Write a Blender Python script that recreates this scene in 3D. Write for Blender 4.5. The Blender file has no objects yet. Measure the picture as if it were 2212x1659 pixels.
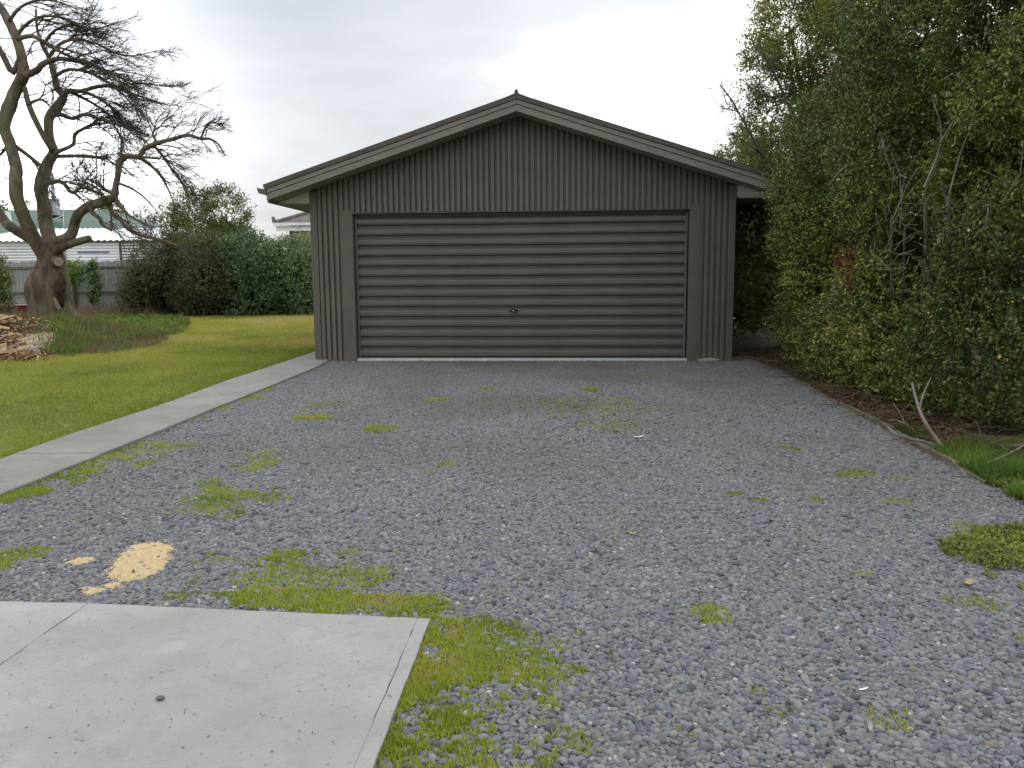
import bpy, math, random
import numpy as np
from mathutils import Vector, Matrix

R = random.Random(11)
N = np.random.default_rng(7)
sc = bpy.context.scene
col = sc.collection

# ------------------------------------------------------------------ camera
CAM_H, F_PX, PITCH, ROLL = 1.2138, 1794.69, 0.1271, -0.0071   # photo measured at 2212 x 1659
PW, PH = 2212.0, 1659.0
_c, _s = math.cos(PITCH), math.sin(PITCH)
FWD = Vector((0, _c, -_s)); UP0 = Vector((0, _s, _c)); RT0 = Vector((1, 0, 0))
RT = RT0 * math.cos(ROLL) + UP0 * math.sin(ROLL)
UP = -RT0 * math.sin(ROLL) + UP0 * math.cos(ROLL)
cam_d = bpy.data.cameras.new('camera'); cam = bpy.data.objects.new('camera', cam_d)
col.objects.link(cam)
m = Matrix.Identity(4)
for i, v in enumerate((RT, UP, -FWD)):
    for j in range(3): m[j][i] = v[j]
m.translation = (0, 0, CAM_H)
cam.matrix_world = m
cam_d.sensor_width = 36.0; cam_d.lens = F_PX / PW * 36.0
cam_d.clip_start = 0.05; cam_d.clip_end = 3000
sc.camera = cam

# ------------------------------------------------------------------ light
SUN_AZ, SUN_EL = math.radians(-29), math.radians(9)
SUN_DIR = Vector((math.sin(SUN_AZ) * math.cos(SUN_EL), math.cos(SUN_AZ) * math.cos(SUN_EL), math.sin(SUN_EL)))
w = bpy.data.worlds.new('World'); sc.world = w; w.use_nodes = True
nt = w.node_tree; nt.nodes.clear(); L = nt.links.new
def nd(t, **kw):
    n = nt.nodes.new(t)
    for k, v in kw.items(): setattr(n, k, v)
    return n
out = nd('ShaderNodeOutputWorld'); bg = nd('ShaderNodeBackground'); bg.inputs[1].default_value = 0.1
sky = nd('ShaderNodeTexSky', sky_type='NISHITA'); sky.sun_disc = False
sky.sun_elevation = SUN_EL; sky.sun_rotation = SUN_AZ; sky.air_density = 1.0; sky.dust_density = 1.0
tc = nd('ShaderNodeTexCoord'); sep = nd('ShaderNodeSeparateXYZ'); L(tc.outputs['Generated'], sep.inputs[0])
def mth(op, a, b=None, clamp=False):
    n = nd('ShaderNodeMath', operation=op); n.use_clamp = clamp
    for i, x in enumerate((a, b)):
        if x is None: continue
        if isinstance(x, (int, float)): n.inputs[i].default_value = x
        else: L(x, n.inputs[i])
    return n.outputs[0]
zz = mth('ADD', mth('MAXIMUM', sep.outputs[2], 0.0), 0.16)
cx = mth('DIVIDE', sep.outputs[0], zz); cy = mth('DIVIDE', sep.outputs[1], zz)
comb = nd('ShaderNodeCombineXYZ'); L(cx, comb.inputs[0]); L(cy, comb.inputs[1]); comb.inputs[2].default_value = 3.7
mp = nd('ShaderNodeMapping'); L(comb.outputs[0], mp.inputs[0]); mp.inputs['Scale'].default_value = (-0.55, 0.8, 1.0)
mp.inputs['Location'].default_value = (4.78, 0.3, 0.0)
nz = nd('ShaderNodeTexNoise'); L(mp.outputs[0], nz.inputs['Vector'])
nz.inputs['Scale'].default_value = 0.85; nz.inputs['Detail'].default_value = 6; nz.inputs['Roughness'].default_value = 0.5
nz.inputs['Distortion'].default_value = 0.25
rp = nd('ShaderNodeValToRGB'); L(nz.outputs['Fac'], rp.inputs[0])
e = rp.color_ramp.elements
e[0].position = 0.30; e[0].color = (0.385, 0.41, 0.45, 1)
e[1].position = 0.69; e[1].color = (1.32, 1.31, 1.29, 1)
x = e.new(0.49); x.color = (0.56, 0.58, 0.61, 1)
# brighter cloud towards the hidden sun
vd = nd('ShaderNodeVectorMath', operation='DOT_PRODUCT'); L(tc.outputs['Generated'], vd.inputs[0]); vd.inputs[1].default_value = SUN_DIR
gl = mth('POWER', mth('MAXIMUM', vd.outputs['Value'], 0.0), 90.0)
glow = mth('MULTIPLY', gl, 1.7)
# an overcast sky is brighter overhead than at the horizon
cie = mth('ADD', mth('MULTIPLY', mth('MAXIMUM', sep.outputs[2], 0.0), 0.85), 0.85)
gl2 = mth('ADD', glow, cie)
sc1 = nd('ShaderNodeVectorMath', operation='SCALE'); L(rp.outputs[0], sc1.inputs[0]); L(gl2, sc1.inputs['Scale'])
sc2 = nd('ShaderNodeVectorMath', operation='SCALE'); L(sc1.outputs[0], sc2.inputs[0]); sc2.inputs['Scale'].default_value = 12.5
mx = nd('ShaderNodeMix', data_type='RGBA'); mx.inputs[0].default_value = 0.975
L(sky.outputs[0], mx.inputs[6]); L(sc2.outputs[0], mx.inputs[7])
L(mx.outputs[2], bg.inputs[0]); L(bg.outputs[0], out.inputs[0])

sd = bpy.data.lights.new('sun', 'SUN'); sd.energy = 0.6; sd.angle = math.radians(18); sd.color = (1, 0.95, 0.87)
so = bpy.data.objects.new('sun', sd); col.objects.link(so)
so.rotation_euler = SUN_DIR.to_track_quat('Z', 'Y').to_euler()

sc.view_settings.view_transform = 'Standard'
try: sc.view_settings.look = 'None'
except Exception: pass
sc.view_settings.exposure = 0.30; sc.view_settings.gamma = 1.0; sc.view_settings.use_curve_mapping = False
sc.render.engine = 'CYCLES'
cy_ = sc.cycles
cy_.max_bounces = 5; cy_.diffuse_bounces = 3; cy_.glossy_bounces = 2; cy_.transmission_bounces = 3
cy_.transparent_max_bounces = 6; cy_.caustics_reflective = False; cy_.caustics_refractive = False
cy_.use_denoising = True; cy_.use_adaptive_sampling = True; cy_.adaptive_threshold = 0.02
sc.render.film_transparent = False

# ------------------------------------------------------------------ helpers
def ray(u, v):
    return (FWD + RT * ((u - PW / 2) / F_PX) - UP * ((v - PH / 2) / F_PX))
def G(u, v, z=0.0):                 # where a photo point meets the ground
    d = ray(u, v); t = (z - CAM_H) / d.z
    return Vector((d.x * t, d.y * t, z))
def at(u, v, Y):                    # where a photo point lies at the distance Y
    d = ray(u, v); t = Y / d.y
    return Vector((d.x * t, Y, CAM_H + d.z * t))

def hash2(ix, iy, seed):
    h = (ix.astype(np.int64) * 374761393 + iy.astype(np.int64) * 668265263 + seed * 1442695041) & 0x7fffffff
    h = ((h ^ (h >> 13)) * 1274126177) & 0x7fffffff
    return ((h ^ (h >> 16)) & 0xffff) / 65535.0
def vnoise(x, y, seed=0):
    x = np.asarray(x, float); y = np.asarray(y, float)
    ix, iy = np.floor(x), np.floor(y); fx, fy = x - ix, y - iy
    fx = fx * fx * (3 - 2 * fx); fy = fy * fy * (3 - 2 * fy)
    a, b = hash2(ix, iy, seed), hash2(ix + 1, iy, seed)
    c, d = hash2(ix, iy + 1, seed), hash2(ix + 1, iy + 1, seed)
    return (a * (1 - fx) + b * fx) * (1 - fy) + (c * (1 - fx) + d * fx) * fy
def fbm(x, y, seed=0, oct=4):
    s, a, t = 0, 0.5, 0
    for o in range(oct):
        s = s + a * vnoise(np.asarray(x) * 2 ** o, np.asarray(y) * 2 ** o, seed + o * 17); t += a; a *= 0.5
    return s / t
def inpoly(px, py, poly):
    px, py = np.asarray(px), np.asarray(py); r = np.zeros(px.shape, bool); n = len(poly)
    for i in range(n):
        x0, y0 = poly[i][:2]; x1, y1 = poly[(i + 1) % n][:2]
        c = ((y0 > py) != (y1 > py)) & (px < (x1 - x0) * (py - y0) / ((y1 - y0) if y1 != y0 else 1e-9) + x0)
        r ^= c
    return r

class MB:
    def __init__(s): s.v = []; s.f = []; s.n = 0
    def add(s, vs, fs):
        s.v += [tuple(p) for p in vs]; s.f += [tuple(i + s.n for i in f) for f in fs]; s.n += len(vs); return s
    def box(s, x0, x1, y0, y1, z0, z1, M=None):
        vs = [Vector((x, y, z)) for z in (z0, z1) for (x, y) in ((x0, y0), (x1, y0), (x1, y1), (x0, y1))]
        if M: vs = [M @ p for p in vs]
        return s.add(vs, [(3, 2, 1, 0), (4, 5, 6, 7), (0, 1, 5, 4), (1, 2, 6, 5), (2, 3, 7, 6), (3, 0, 4, 7)])
    def prism(s, poly, fn0, fn1):    # poly 2-D list; fn0, fn1 map it to the two end faces
        n = len(poly); vs = [fn0(p) for p in poly] + [fn1(p) for p in poly]
        return s.add(vs, [tuple(range(n - 1, -1, -1)), tuple(range(n, 2 * n))] + [(i, (i + 1) % n, (i + 1) % n + n, i + n) for i in range(n)])
    def tube(s, pts, rad, k=8, cap=True, rough=0.0):
        pts = [Vector(p) for p in pts]; n = len(pts)
        t = (pts[1] - pts[0]).normalized(); a = t.orthogonal().normalized(); vs = []; fs = []
        for i, p in enumerate(pts):
            tt = (pts[min(i + 1, n - 1)] - pts[max(i - 1, 0)])
            tt = tt.normalized() if tt.length > 1e-9 else t
            a = (a - tt * a.dot(tt)); a = a.normalized() if a.length > 1e-6 else tt.orthogonal().normalized()
            b = tt.cross(a); r = rad[i] if hasattr(rad, '__len__') else rad
            for j in range(k):
                q = 2 * math.pi * j / k; rr = r * (1 + (R.uniform(-rough, rough) if rough else 0))
                vs.append(p + (a * math.cos(q) + b * math.sin(q)) * rr)
        for i in range(n - 1):
            for j in range(k):
                j2 = (j + 1) % k; fs.append((i * k + j, i * k + j2, (i + 1) * k + j2, (i + 1) * k + j))
        if cap: fs += [tuple(range(k - 1, -1, -1)), tuple((n - 1) * k + j for j in range(k))]
        return s.add(vs, fs)
    def mesh(s, name, mat=None, smooth=False):
        me = bpy.data.meshes.new(name); me.from_pydata([tuple(p) for p in s.v], [], s.f)
        if mat: me.materials.append(mat)
        if smooth: me.polygons.foreach_set('use_smooth', [True] * len(me.polygons))
        me.update(); return me
    def build(s, name, mat=None, parent=None, smooth=False, bevel=0):
        return link(name, s.mesh(name, mat, smooth), parent, bevel)

def link(name, me, parent=None, bevel=0, loc=None):
    o = bpy.data.objects.new(name, me); col.objects.link(o)
    if parent: o.parent = parent
    if loc is not None: o.location = loc
    if bevel:
        b = o.modifiers.new('edge', 'BEVEL'); b.width = bevel; b.segments = 1; b.limit_method = 'ANGLE'
    return o
def arr_mesh(name, V, Fc, mat, tint=None, smooth=False):      # numpy arrays to a mesh; Fc is (m,3) or (m,4)
    me = bpy.data.meshes.new(name); V = np.ascontiguousarray(V, np.float32); Fc = np.ascontiguousarray(Fc, np.int32)
    m_, k = Fc.shape
    me.vertices.add(len(V)); me.vertices.foreach_set('co', V.ravel())
    me.loops.add(m_ * k); me.loops.foreach_set('vertex_index', Fc.ravel())
    me.polygons.add(m_); me.polygons.foreach_set('loop_start', np.arange(0, m_ * k, k, dtype=np.int32))
    me.polygons.foreach_set('loop_total', np.full(m_, k, np.int32))
    if smooth: me.polygons.foreach_set('use_smooth', np.ones(m_, bool))
    if tint is not None:
        a = me.attributes.new('tint', 'FLOAT', 'FACE'); a.data.foreach_set('value', np.ascontiguousarray(tint, np.float32))
    me.materials.append(mat); me.update(); me.validate(); return me
def tag(o, label, cat, group=None, kind=None):
    o['label'] = label; o['category'] = cat
    if group: o['group'] = group
    if kind: o['kind'] = kind
    return o
def thing(name, label, cat, loc=(0, 0, 0), rz=0, group=None):
    o = bpy.data.objects.new(name, None); col.objects.link(o); o.empty_display_size = 0.1
    o.location = loc; o.rotation_euler = (0, 0, rz)
    return tag(o, label, cat, group)
def struct(o, label=None): 
    o['kind'] = 'structure'
    if label: o['label'] = label
    return o
def stuff(o, label=None):
    o['kind'] = 'stuff'
    if label: o['label'] = label
    return o

# ------------------------------------------------------------------ materials
def new_mat(name):
    mt = bpy.data.materials.new(name); mt.use_nodes = True; t = mt.node_tree
    return mt, t, t.nodes['Principled BSDF']
def noisy(name, c0, c1, scale=4, rough=0.6, bump=0.0, bscale=60, spec=0.3, detail=5, lo=0.35, hi=0.65, stretch=None, coord='Object', c2=None, s2=1.0, amt2=0.5, dist=0.02, metal=0.0):
    mt, t, p = new_mat(name); ln = t.links.new
    tcx = t.nodes.new('ShaderNodeTexCoord'); mpx = t.nodes.new('ShaderNodeMapping')
    ln(tcx.outputs[coord], mpx.inputs[0])
    if stretch: mpx.inputs['Scale'].default_value = stretch
    n1 = t.nodes.new('ShaderNodeTexNoise'); ln(mpx.outputs[0], n1.inputs['Vector'])
    n1.inputs['Scale'].default_value = scale; n1.inputs['Detail'].default_value = detail; n1.inputs['Roughness'].default_value = 0.6
    r = t.nodes.new('ShaderNodeValToRGB'); ln(n1.outputs['Fac'], r.inputs[0])
    r.color_ramp.elements[0].position = lo; r.color_ramp.elements[0].color = (*c0, 1)
    r.color_ramp.elements[1].position = hi; r.color_ramp.elements[1].color = (*c1, 1)
    src = r.outputs[0]
    if c2 is not None:
        n2 = t.nodes.new('ShaderNodeTexNoise'); ln(mpx.outputs[0], n2.inputs['Vector']); n2.inputs['Scale'].default_value = s2; n2.inputs['Detail'].default_value = 4
        r2 = t.nodes.new('ShaderNodeValToRGB'); ln(n2.outputs['Fac'], r2.inputs[0])
        r2.color_ramp.elements[0].position = 0.5; r2.color_ramp.elements[1].position = 0.68
        r2.color_ramp.elements[0].color = (0, 0, 0, 1); r2.color_ramp.elements[1].color = (amt2,) * 3 + (1,)
        mxx = t.nodes.new('ShaderNodeMix'); mxx.data_type = 'RGBA'
        ln(r2.outputs[0], mxx.inputs[0]); ln(src, mxx.inputs[6]); mxx.inputs[7].default_value = (*c2, 1); src = mxx.outputs[2]
    ln(src, p.inputs['Base Color']); p.inputs['Roughness'].default_value = rough
    p.inputs['Specular IOR Level'].default_value = spec; p.inputs['Metallic'].default_value = metal
    if bump:
        n3 = t.nodes.new('ShaderNodeTexNoise'); ln(mpx.outputs[0], n3.inputs['Vector']); n3.inputs['Scale'].default_value = bscale; n3.inputs['Detail'].default_value = 4
        b = t.nodes.new('ShaderNodeBump'); b.inputs['Strength'].default_value = bump; b.inputs['Distance'].default_value = dist
        ln(n3.outputs['Fac'], b.inputs['Height']); ln(b.outputs[0], p.inputs['Normal'])
    return mt
def tinted(name, stops, rough=0.5, spec=0.3, transl=0.0, inst=None, bump=0.0, bscale=200):
    mt, t, p = new_mat(name); ln = t.links.new
    a = t.nodes.new('ShaderNodeAttribute'); a.attribute_name = 'tint'
    r = t.nodes.new('ShaderNodeValToRGB'); ln(a.outputs['Fac'], r.inputs[0]); el = r.color_ramp.elements
    el[0].position = stops[0][0]; el[0].color = (*stops[0][1], 1); el[1].position = stops[-1][0]; el[1].color = (*stops[-1][1], 1)
    for q, c in stops[1:-1]: x_ = el.new(q); x_.color = (*c, 1)
    src = r.outputs[0]
    if inst:
        a2 = t.nodes.new('ShaderNodeAttribute'); a2.attribute_type = 'INSTANCER'; a2.attribute_name = 'dirt'
        mxx = t.nodes.new('ShaderNodeMix'); mxx.data_type = 'RGBA'; ln(a2.outputs['Fac'], mxx.inputs[0]); ln(src, mxx.inputs[6]); mxx.inputs[7].default_value = (*inst, 1); src = mxx.outputs[2]
    ln(src, p.inputs['Base Color']); p.inputs['Roughness'].default_value = rough; p.inputs['Specular IOR Level'].default_value = spec
    if bump:
        tcx = t.nodes.new('ShaderNodeTexCoord'); n3 = t.nodes.new('ShaderNodeTexNoise'); ln(tcx.outputs['Object'], n3.inputs['Vector']); n3.inputs['Scale'].default_value = bscale
        b = t.nodes.new('ShaderNodeBump'); b.inputs['Strength'].default_value = bump; b.inputs['Distance'].default_value = 0.003
        ln(n3.outputs['Fac'], b.inputs['Height']); ln(b.outputs[0], p.inputs['Normal'])
    if transl:
        tr = t.nodes.new('ShaderNodeBsdfTranslucent'); ln(src, tr.inputs[0]); ms = t.nodes.new('ShaderNodeMixShader'); ms.inputs[0].default_value = transl
        ln(p.outputs[0], ms.inputs[1]); ln(tr.outputs[0], ms.inputs[2]); ln(ms.outputs[0], t.nodes['Material Output'].inputs[0])
    return mt

M = {}
M['steel'] = noisy('painted steel cladding', (0.1142, 0.1024, 0.08593), (0.1349, 0.1205, 0.1016), 3, 0.5, 0.05, 30, 0.35, c2=(0.1557, 0.1386, 0.1116), s2=1.2, amt2=0.35)
def grime(mt, z0=.42, c=(.15, .135, .105), amt=.5):
    t = mt.node_tree; ln = t.links.new; p = t.nodes['Principled BSDF']; src = p.inputs['Base Color'].links[0].from_socket
    tcx = t.nodes.new('ShaderNodeTexCoord'); sp = t.nodes.new('ShaderNodeSeparateXYZ'); gm = t.nodes.new('ShaderNodeNewGeometry'); ln(gm.outputs['Position'], sp.inputs[0])
    mr = t.nodes.new('ShaderNodeMapRange'); ln(sp.outputs[2], mr.inputs[0]); mr.inputs[1].default_value = z0; mr.inputs[2].default_value = 0.0; mr.inputs[3].default_value = 0; mr.inputs[4].default_value = 1
    n = t.nodes.new('ShaderNodeTexNoise'); mpx = t.nodes.new('ShaderNodeMapping'); mpx.inputs['Scale'].default_value = (9, 9, 2.5); ln(gm.outputs['Position'], mpx.inputs[0]); ln(mpx.outputs[0], n.inputs['Vector']); n.inputs['Scale'].default_value = 1.0; n.inputs['Detail'].default_value = 6
    a = t.nodes.new('ShaderNodeMath'); a.operation = 'MULTIPLY'; ln(mr.outputs[0], a.inputs[0]); ln(n.outputs['Fac'], a.inputs[1])
    b = t.nodes.new('ShaderNodeMath'); b.operation = 'MULTIPLY'; ln(a.outputs[0], b.inputs[0]); b.inputs[1].default_value = amt * 1.6; b.use_clamp = True
    x_ = t.nodes.new('ShaderNodeMix'); x_.data_type = 'RGBA'; ln(b.outputs[0], x_.inputs[0]); ln(src, x_.inputs[6]); x_.inputs[7].default_value = (*c, 1); ln(x_.outputs[2], p.inputs['Base Color'])
grime(M['steel'])
M['door'] = noisy('roller door steel', (0.1066, 0.09643, 0.08034), (0.1229, 0.1105, 0.09228), 3, 0.42, 0.04, 20, 0.45)
M['trim'] = noisy('painted steel flashing', (0.1004, 0.09058, 0.07716), (0.1175, 0.1054, 0.08894), 3, 0.5, 0.03, 20, 0.35)
M['barge'] = noisy('painted barge board', (0.1762, 0.1708, 0.1474), (0.2098, 0.2019, 0.1757), 6, 0.6, 0.08, 90, 0.3, stretch=(1, 1, 6), c2=(0.2517, 0.238, 0.2039), s2=2, amt2=0.4)
M['roofsteel'] = noisy('dark roof steel', (0.06875, 0.05875, 0.0525), (0.09375, 0.08, 0.07), 4, 0.5, 0.05, 30, 0.3, c2=(0.125, 0.0975, 0.05625), s2=2.5, amt2=0.5)
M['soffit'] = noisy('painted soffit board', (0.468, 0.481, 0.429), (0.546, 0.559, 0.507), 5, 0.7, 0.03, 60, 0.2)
M['soffit_shaded'] = noisy('shaded soffit board', (0.25, 0.2562, 0.2125), (0.3, 0.3063, 0.2625), 5, 0.7, 0.03, 60, 0.2)  # same soffit paint, darkened in colour for the shade under the overhangs
M['concrete_white'] = noisy('pale concrete sill', (0.42, 0.43, 0.42), (0.55, 0.56, 0.55), 9, 0.8, 0.2, 80, 0.2)
M['dark'] = noisy('dark interior', (0.02, 0.02, 0.02), (0.03, 0.03, 0.028), 4, 0.8)
M['black'] = noisy('black plastic', (0.012, 0.012, 0.012), (0.02, 0.02, 0.02), 30, 0.35)
M['chrome'] = noisy('chrome lock', (0.8, 0.8, 0.8), (0.9, 0.9, 0.9), 30, 0.15, metal=1.0)
def concrete(name, lo, hi, stain, fleck):
    mt = noisy(name, lo, hi, 2.2, 0.85, 0.25, 140, 0.2, detail=9, lo=0.3, hi=0.7, c2=stain, s2=1.3, amt2=0.55, dist=0.004)
    t = mt.node_tree; ln = t.links.new; p = t.nodes['Principled BSDF']; src = p.inputs['Base Color'].links[0].from_socket
    tcx = [n for n in t.nodes if n.type == 'TEX_COORD'][0]
    for sc_, th, c, am in ((95, 0.66, fleck, 0.7), (23, 0.70, fleck, 0.5), (300, 0.60, fleck, 0.5), (14, 0.58, tuple(v * .82 for v in lo), 0.30), (42, 0.60, tuple(v * .8 for v in lo), 0.35), (5, 0.60, tuple(v * 1.12 for v in hi), 0.25)):
        n = t.nodes.new('ShaderNodeTexNoise'); n.inputs['Scale'].default_value = sc_; n.inputs['Detail'].default_value = 3; ln(tcx.outputs['Object'], n.inputs['Vector'])
        r = t.nodes.new('ShaderNodeValToRGB'); ln(n.outputs['Fac'], r.inputs[0]); r.color_ramp.elements[0].position = th; r.color_ramp.elements[1].position = th + 0.06
        r.color_ramp.elements[0].color = (0, 0, 0, 1); r.color_ramp.elements[1].color = (am, am, am, 1)
        x_ = t.nodes.new('ShaderNodeMix'); x_.data_type = 'RGBA'; ln(r.outputs[0], x_.inputs[0]); ln(src, x_.inputs[6]); x_.inputs[7].default_value = (*c, 1); src = x_.outputs[2]
    ln(src, p.inputs['Base Color']); return mt
M['slab'] = concrete('foreground concrete', (0.2637, 0.2649, 0.2564), (0.3348, 0.3353, 0.3215), (0.2386, 0.2318, 0.2034), (0.1674, 0.1614, 0.1465))
M['slab_far'] = concrete('bluish concrete', (0.2651, 0.2693, 0.2717), (0.3446, 0.3462, 0.3428), (0.2385, 0.2394, 0.2424), (0.1767, 0.171, 0.1672))
M['path'] = concrete('path concrete', (0.1805, 0.1768, 0.1657), (0.2458, 0.2407, 0.221), (0.1536, 0.143, 0.1216), (0.1152, 0.1091, 0.09579))
M['path_pale'] = concrete('paler path concrete', (0.1959, 0.1956, 0.1841), (0.265, 0.2595, 0.2431), (0.1652, 0.158, 0.1362), (0.1229, 0.1167, 0.1031))
M['gravel'] = noisy('fine gravel bed', (0.06, 0.06, 0.06), (0.12, 0.12, 0.122), 120, 0.9, 0.8, 260, 0.2, c2=(0.10, 0.085, 0.062), s2=1.1, amt2=0.7)
M['pebble'] = tinted('river pebbles', [(0, (0.06668, 0.06996, 0.07771)), (0.3, (0.119, 0.1248, 0.139)), (0.62, (0.1762, 0.1815, 0.1938)), (0.84, (0.2381, 0.2412, 0.2422)), (0.93, (0.1905, 0.1749, 0.1463)), (1.0, (0.3904, 0.3874, 0.3597))], 0.75, 0.15, inst=(0.1138, 0.1029, 0.08364), bump=0.3)
M['lawn'] = noisy('lawn soil', (0.10, 0.13, 0.025), (0.16, 0.17, 0.035), 6, 0.95, 0.5, 60)
M['soil'] = noisy('brown soil', (0.042, 0.0288, 0.0204), (0.102, 0.072, 0.0504), 7, 0.95, 0.8, 50, 0.1, c2=(0.06, 0.066, 0.024), s2=1.5, amt2=0.5)
M['field'] = noisy('rough ground', (0.05, 0.055, 0.022), (0.09, 0.085, 0.04), 1.5, 0.95, 0.5, 20, 0.1)
GRASS = [(0, (0.13, 0.19, 0.03)), (0.4, (0.29, 0.325, 0.055)), (0.72, (0.45, 0.41, 0.095)), (1, (0.52, 0.41, 0.18))]
M['grass'] = tinted('lawn grass', GRASS, 0.7, 0.08, 0.35)
M['moss'] = tinted('moss and short grass', [(0, (0.1291, 0.1872, 0.02376)), (0.5, (0.2767, 0.3475, 0.04455)), (0.85, (0.3873, 0.4187, 0.06237)), (1, (0.4427, 0.3564, 0.104))], 0.6, 0.2, 0.3)
M['weed'] = tinted('weed leaves', [(0, (0.04968, 0.09725, 0.01616)), (0.5, (0.1193, 0.2025, 0.02962)), (1, (0.2186, 0.2917, 0.04712))], 0.5, 0.3, 0.3)
M['weedlow'] = tinted('low dull weeds', [(0, (0.1131, 0.1037, 0.03828)), (0.4, (0.1885, 0.2168, 0.04872)), (0.8, (0.2828, 0.3298, 0.0696)), (1, (0.377, 0.377, 0.1044))], 0.6, 0.15, 0.25)
M['dryweed'] = tinted('dry grass', [(0, (0.117, 0.0845, 0.0455)), (0.5, (0.208, 0.1625, 0.091)), (1, (0.13, 0.156, 0.052))], 0.7, 0.2, 0.25)
M['hedge'] = tinted('hedge leaves', [(0, (0.05911, 0.08729, 0.02383)), (0.45, (0.1236, 0.1662, 0.03745)), (0.8, (0.2284, 0.2599, 0.05446)), (0.93, (0.403, 0.3533, 0.07658)), (0.97, (0.5372, 0.3118, 0.07658)), (1, (0.806, 0.5611, 0.1191))], 0.38, 0.45, 0.22)
M['loose'] = tinted('yellowing leaves', [(0, (0.0665, 0.1037, 0.02432)), (0.5, (0.1615, 0.197, 0.04256)), (0.8, (0.266, 0.2488, 0.0608)), (1, (0.361, 0.2696, 0.076))], 0.45, 0.4, 0.35)
M['shrub'] = tinted('dark shrub leaves', [(0, (0.08091, 0.1308, 0.0677)), (0.5, (0.1517, 0.2225, 0.1094)), (0.9, (0.2528, 0.3009, 0.1302)), (1, (0.4383, 0.3661, 0.1302))], 0.65, 0.15, 0.2)  # leaf colours lifted and dulled to carry the lens veil over the background
M['olive'] = tinted('olive brown leaves', [(0, (0.075, 0.075, 0.04)), (0.5, (0.13, 0.135, 0.065)), (0.85, (0.18, 0.175, 0.08)), (1, (0.24, 0.20, 0.10))], 0.55, 0.25, 0.25)
M['flap'] = noisy('pale split bark', (.16, .125, .08), (.25, .205, .14), 9, .9, .5, 40)
M['dead'] = tinted('dead leaves', [(0, (0.06, 0.0312, 0.0168)), (0.5, (0.156, 0.078, 0.036)), (0.85, (0.288, 0.156, 0.054)), (1, (0.36, 0.264, 0.084))], 0.7, 0.2, 0.15)
M['rust'] = tinted('rust red leaves', [(0, (0.0675, 0.02375, 0.0108)), (1, (0.21, 0.0855, 0.0315))], 0.7, 0.2, 0.2)
M['bark'] = noisy('grey brown bark', (0.07066, 0.05524, 0.04132), (0.1799, 0.1477, 0.1094), 7, 0.9, 0.9, 26, 0.15, stretch=(1, 1, 0.35), c2=(0.1092, 0.1221, 0.04253), s2=2.2, amt2=0.6, dist=0.04)
M['bark_red'] = noisy('split reddish bark', (0.02486, 0.0189, 0.0147), (0.07044, 0.04723, 0.03569), 6, 0.95, 0.9, 20, 0.1, dist=0.04)
M['twig'] = noisy('dark twigs', (0.06197, 0.05095, 0.04682), (0.124, 0.1033, 0.09088), 4, 0.85, 0, 1, 0.15)
M['twig_brown'] = noisy('brown twigs', (0.07, 0.05, 0.034), (0.14, 0.105, 0.07), 4, 0.85, 0, 1, 0.15)
M['twig_pale'] = noisy('pale grey twigs', (0.12, 0.105, 0.08), (0.26, 0.23, 0.185), 6, 0.85, 0, 1, 0.15)
M['stem'] = noisy('hedge stems', (0.07, 0.065, 0.042), (0.15, 0.14, 0.095), 8, 0.9, 0.6, 40, 0.15, stretch=(1, 1, .3))
M['cutwood'] = noisy('fresh cut wood', (0.33, 0.25, 0.16), (0.46, 0.36, 0.24), 8, 0.85, 0.3, 50, 0.15)
M['cutgrey'] = noisy('weathered cut wood', (0.24, 0.22, 0.19), (0.34, 0.31, 0.27), 8, 0.85, 0.3, 50, 0.15)
M['sawdust'] = noisy('sawdust', (0.56, 0.4256, 0.2352), (0.7168, 0.56, 0.336), 70, 0.95, 0.8, 180, 0.1)
M['sawdust_old'] = noisy('old sawdust', (0.36, 0.29, 0.20), (0.5, 0.42, 0.30), 30, 0.95, 0.8, 90, 0.1)
M['chip'] = tinted('wood chips', [(0, (0.10, 0.07, 0.05)), (0.35, (0.26, 0.17, 0.09)), (0.7, (0.42, 0.29, 0.15)), (1, (0.55, 0.42, 0.25))], 0.8, 0.2)
M['timber'] = noisy('weathered timber', (0.10, 0.085, 0.06), (0.19, 0.165, 0.12), 9, 0.9, 0.4, 60, 0.15, stretch=(3, .4, 3), c2=(0.09, 0.10, 0.045), s2=3, amt2=.5)
M['fence'] = noisy('grey fence board', (0.204, 0.222, 0.228), (0.324, 0.342, 0.342), 5, 0.85, 0.3, 50, 0.15, stretch=(1, 1, .25), c2=(0.168, 0.156, 0.132), s2=1.0, amt2=.6)
M['rail'] = noisy('fence rail', (0.10, 0.095, 0.08), (0.17, 0.165, 0.14), 5, 0.9, 0.3, 50, 0.15)
M['greenroof'] = noisy('green roof', (0.0266, 0.07611, 0.05233), (0.0399, 0.1015, 0.0708), 2, 0.5, 0, 1, 0.35, c2=(0.0532, 0.1159, 0.0831), s2=.5, amt2=.5)
M['cream'] = noisy('cream wall', (0.55, 0.539, 0.484), (0.66, 0.649, 0.594), 2, 0.8, 0, 1, 0.2)
M['white'] = noisy('white paint', (0.7843, 0.797, 0.8096), (0.9, 0.9, 0.9), 2, 0.6, 0, 1, 0.3)
M['flue'] = noisy('grey flue', (0.30, 0.31, 0.33), (0.4, 0.41, 0.43), 4, 0.5, 0, 1, 0.3)
M['brownroof'] = noisy('weathered roof tiles', (0.09, 0.075, 0.07), (0.17, 0.14, 0.13), 3, 0.8, 0.5, 12, 0.2, c2=(0.22, 0.20, 0.19), s2=2, amt2=.6)
M['tanwall'] = noisy('tan wall', (0.20, 0.17, 0.13), (0.26, 0.22, 0.17), 3, 0.85)
M['red'] = noisy('faded red plastic', (0.11, 0.018, 0.018), (0.17, 0.03, 0.028), 6, 0.6)
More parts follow.
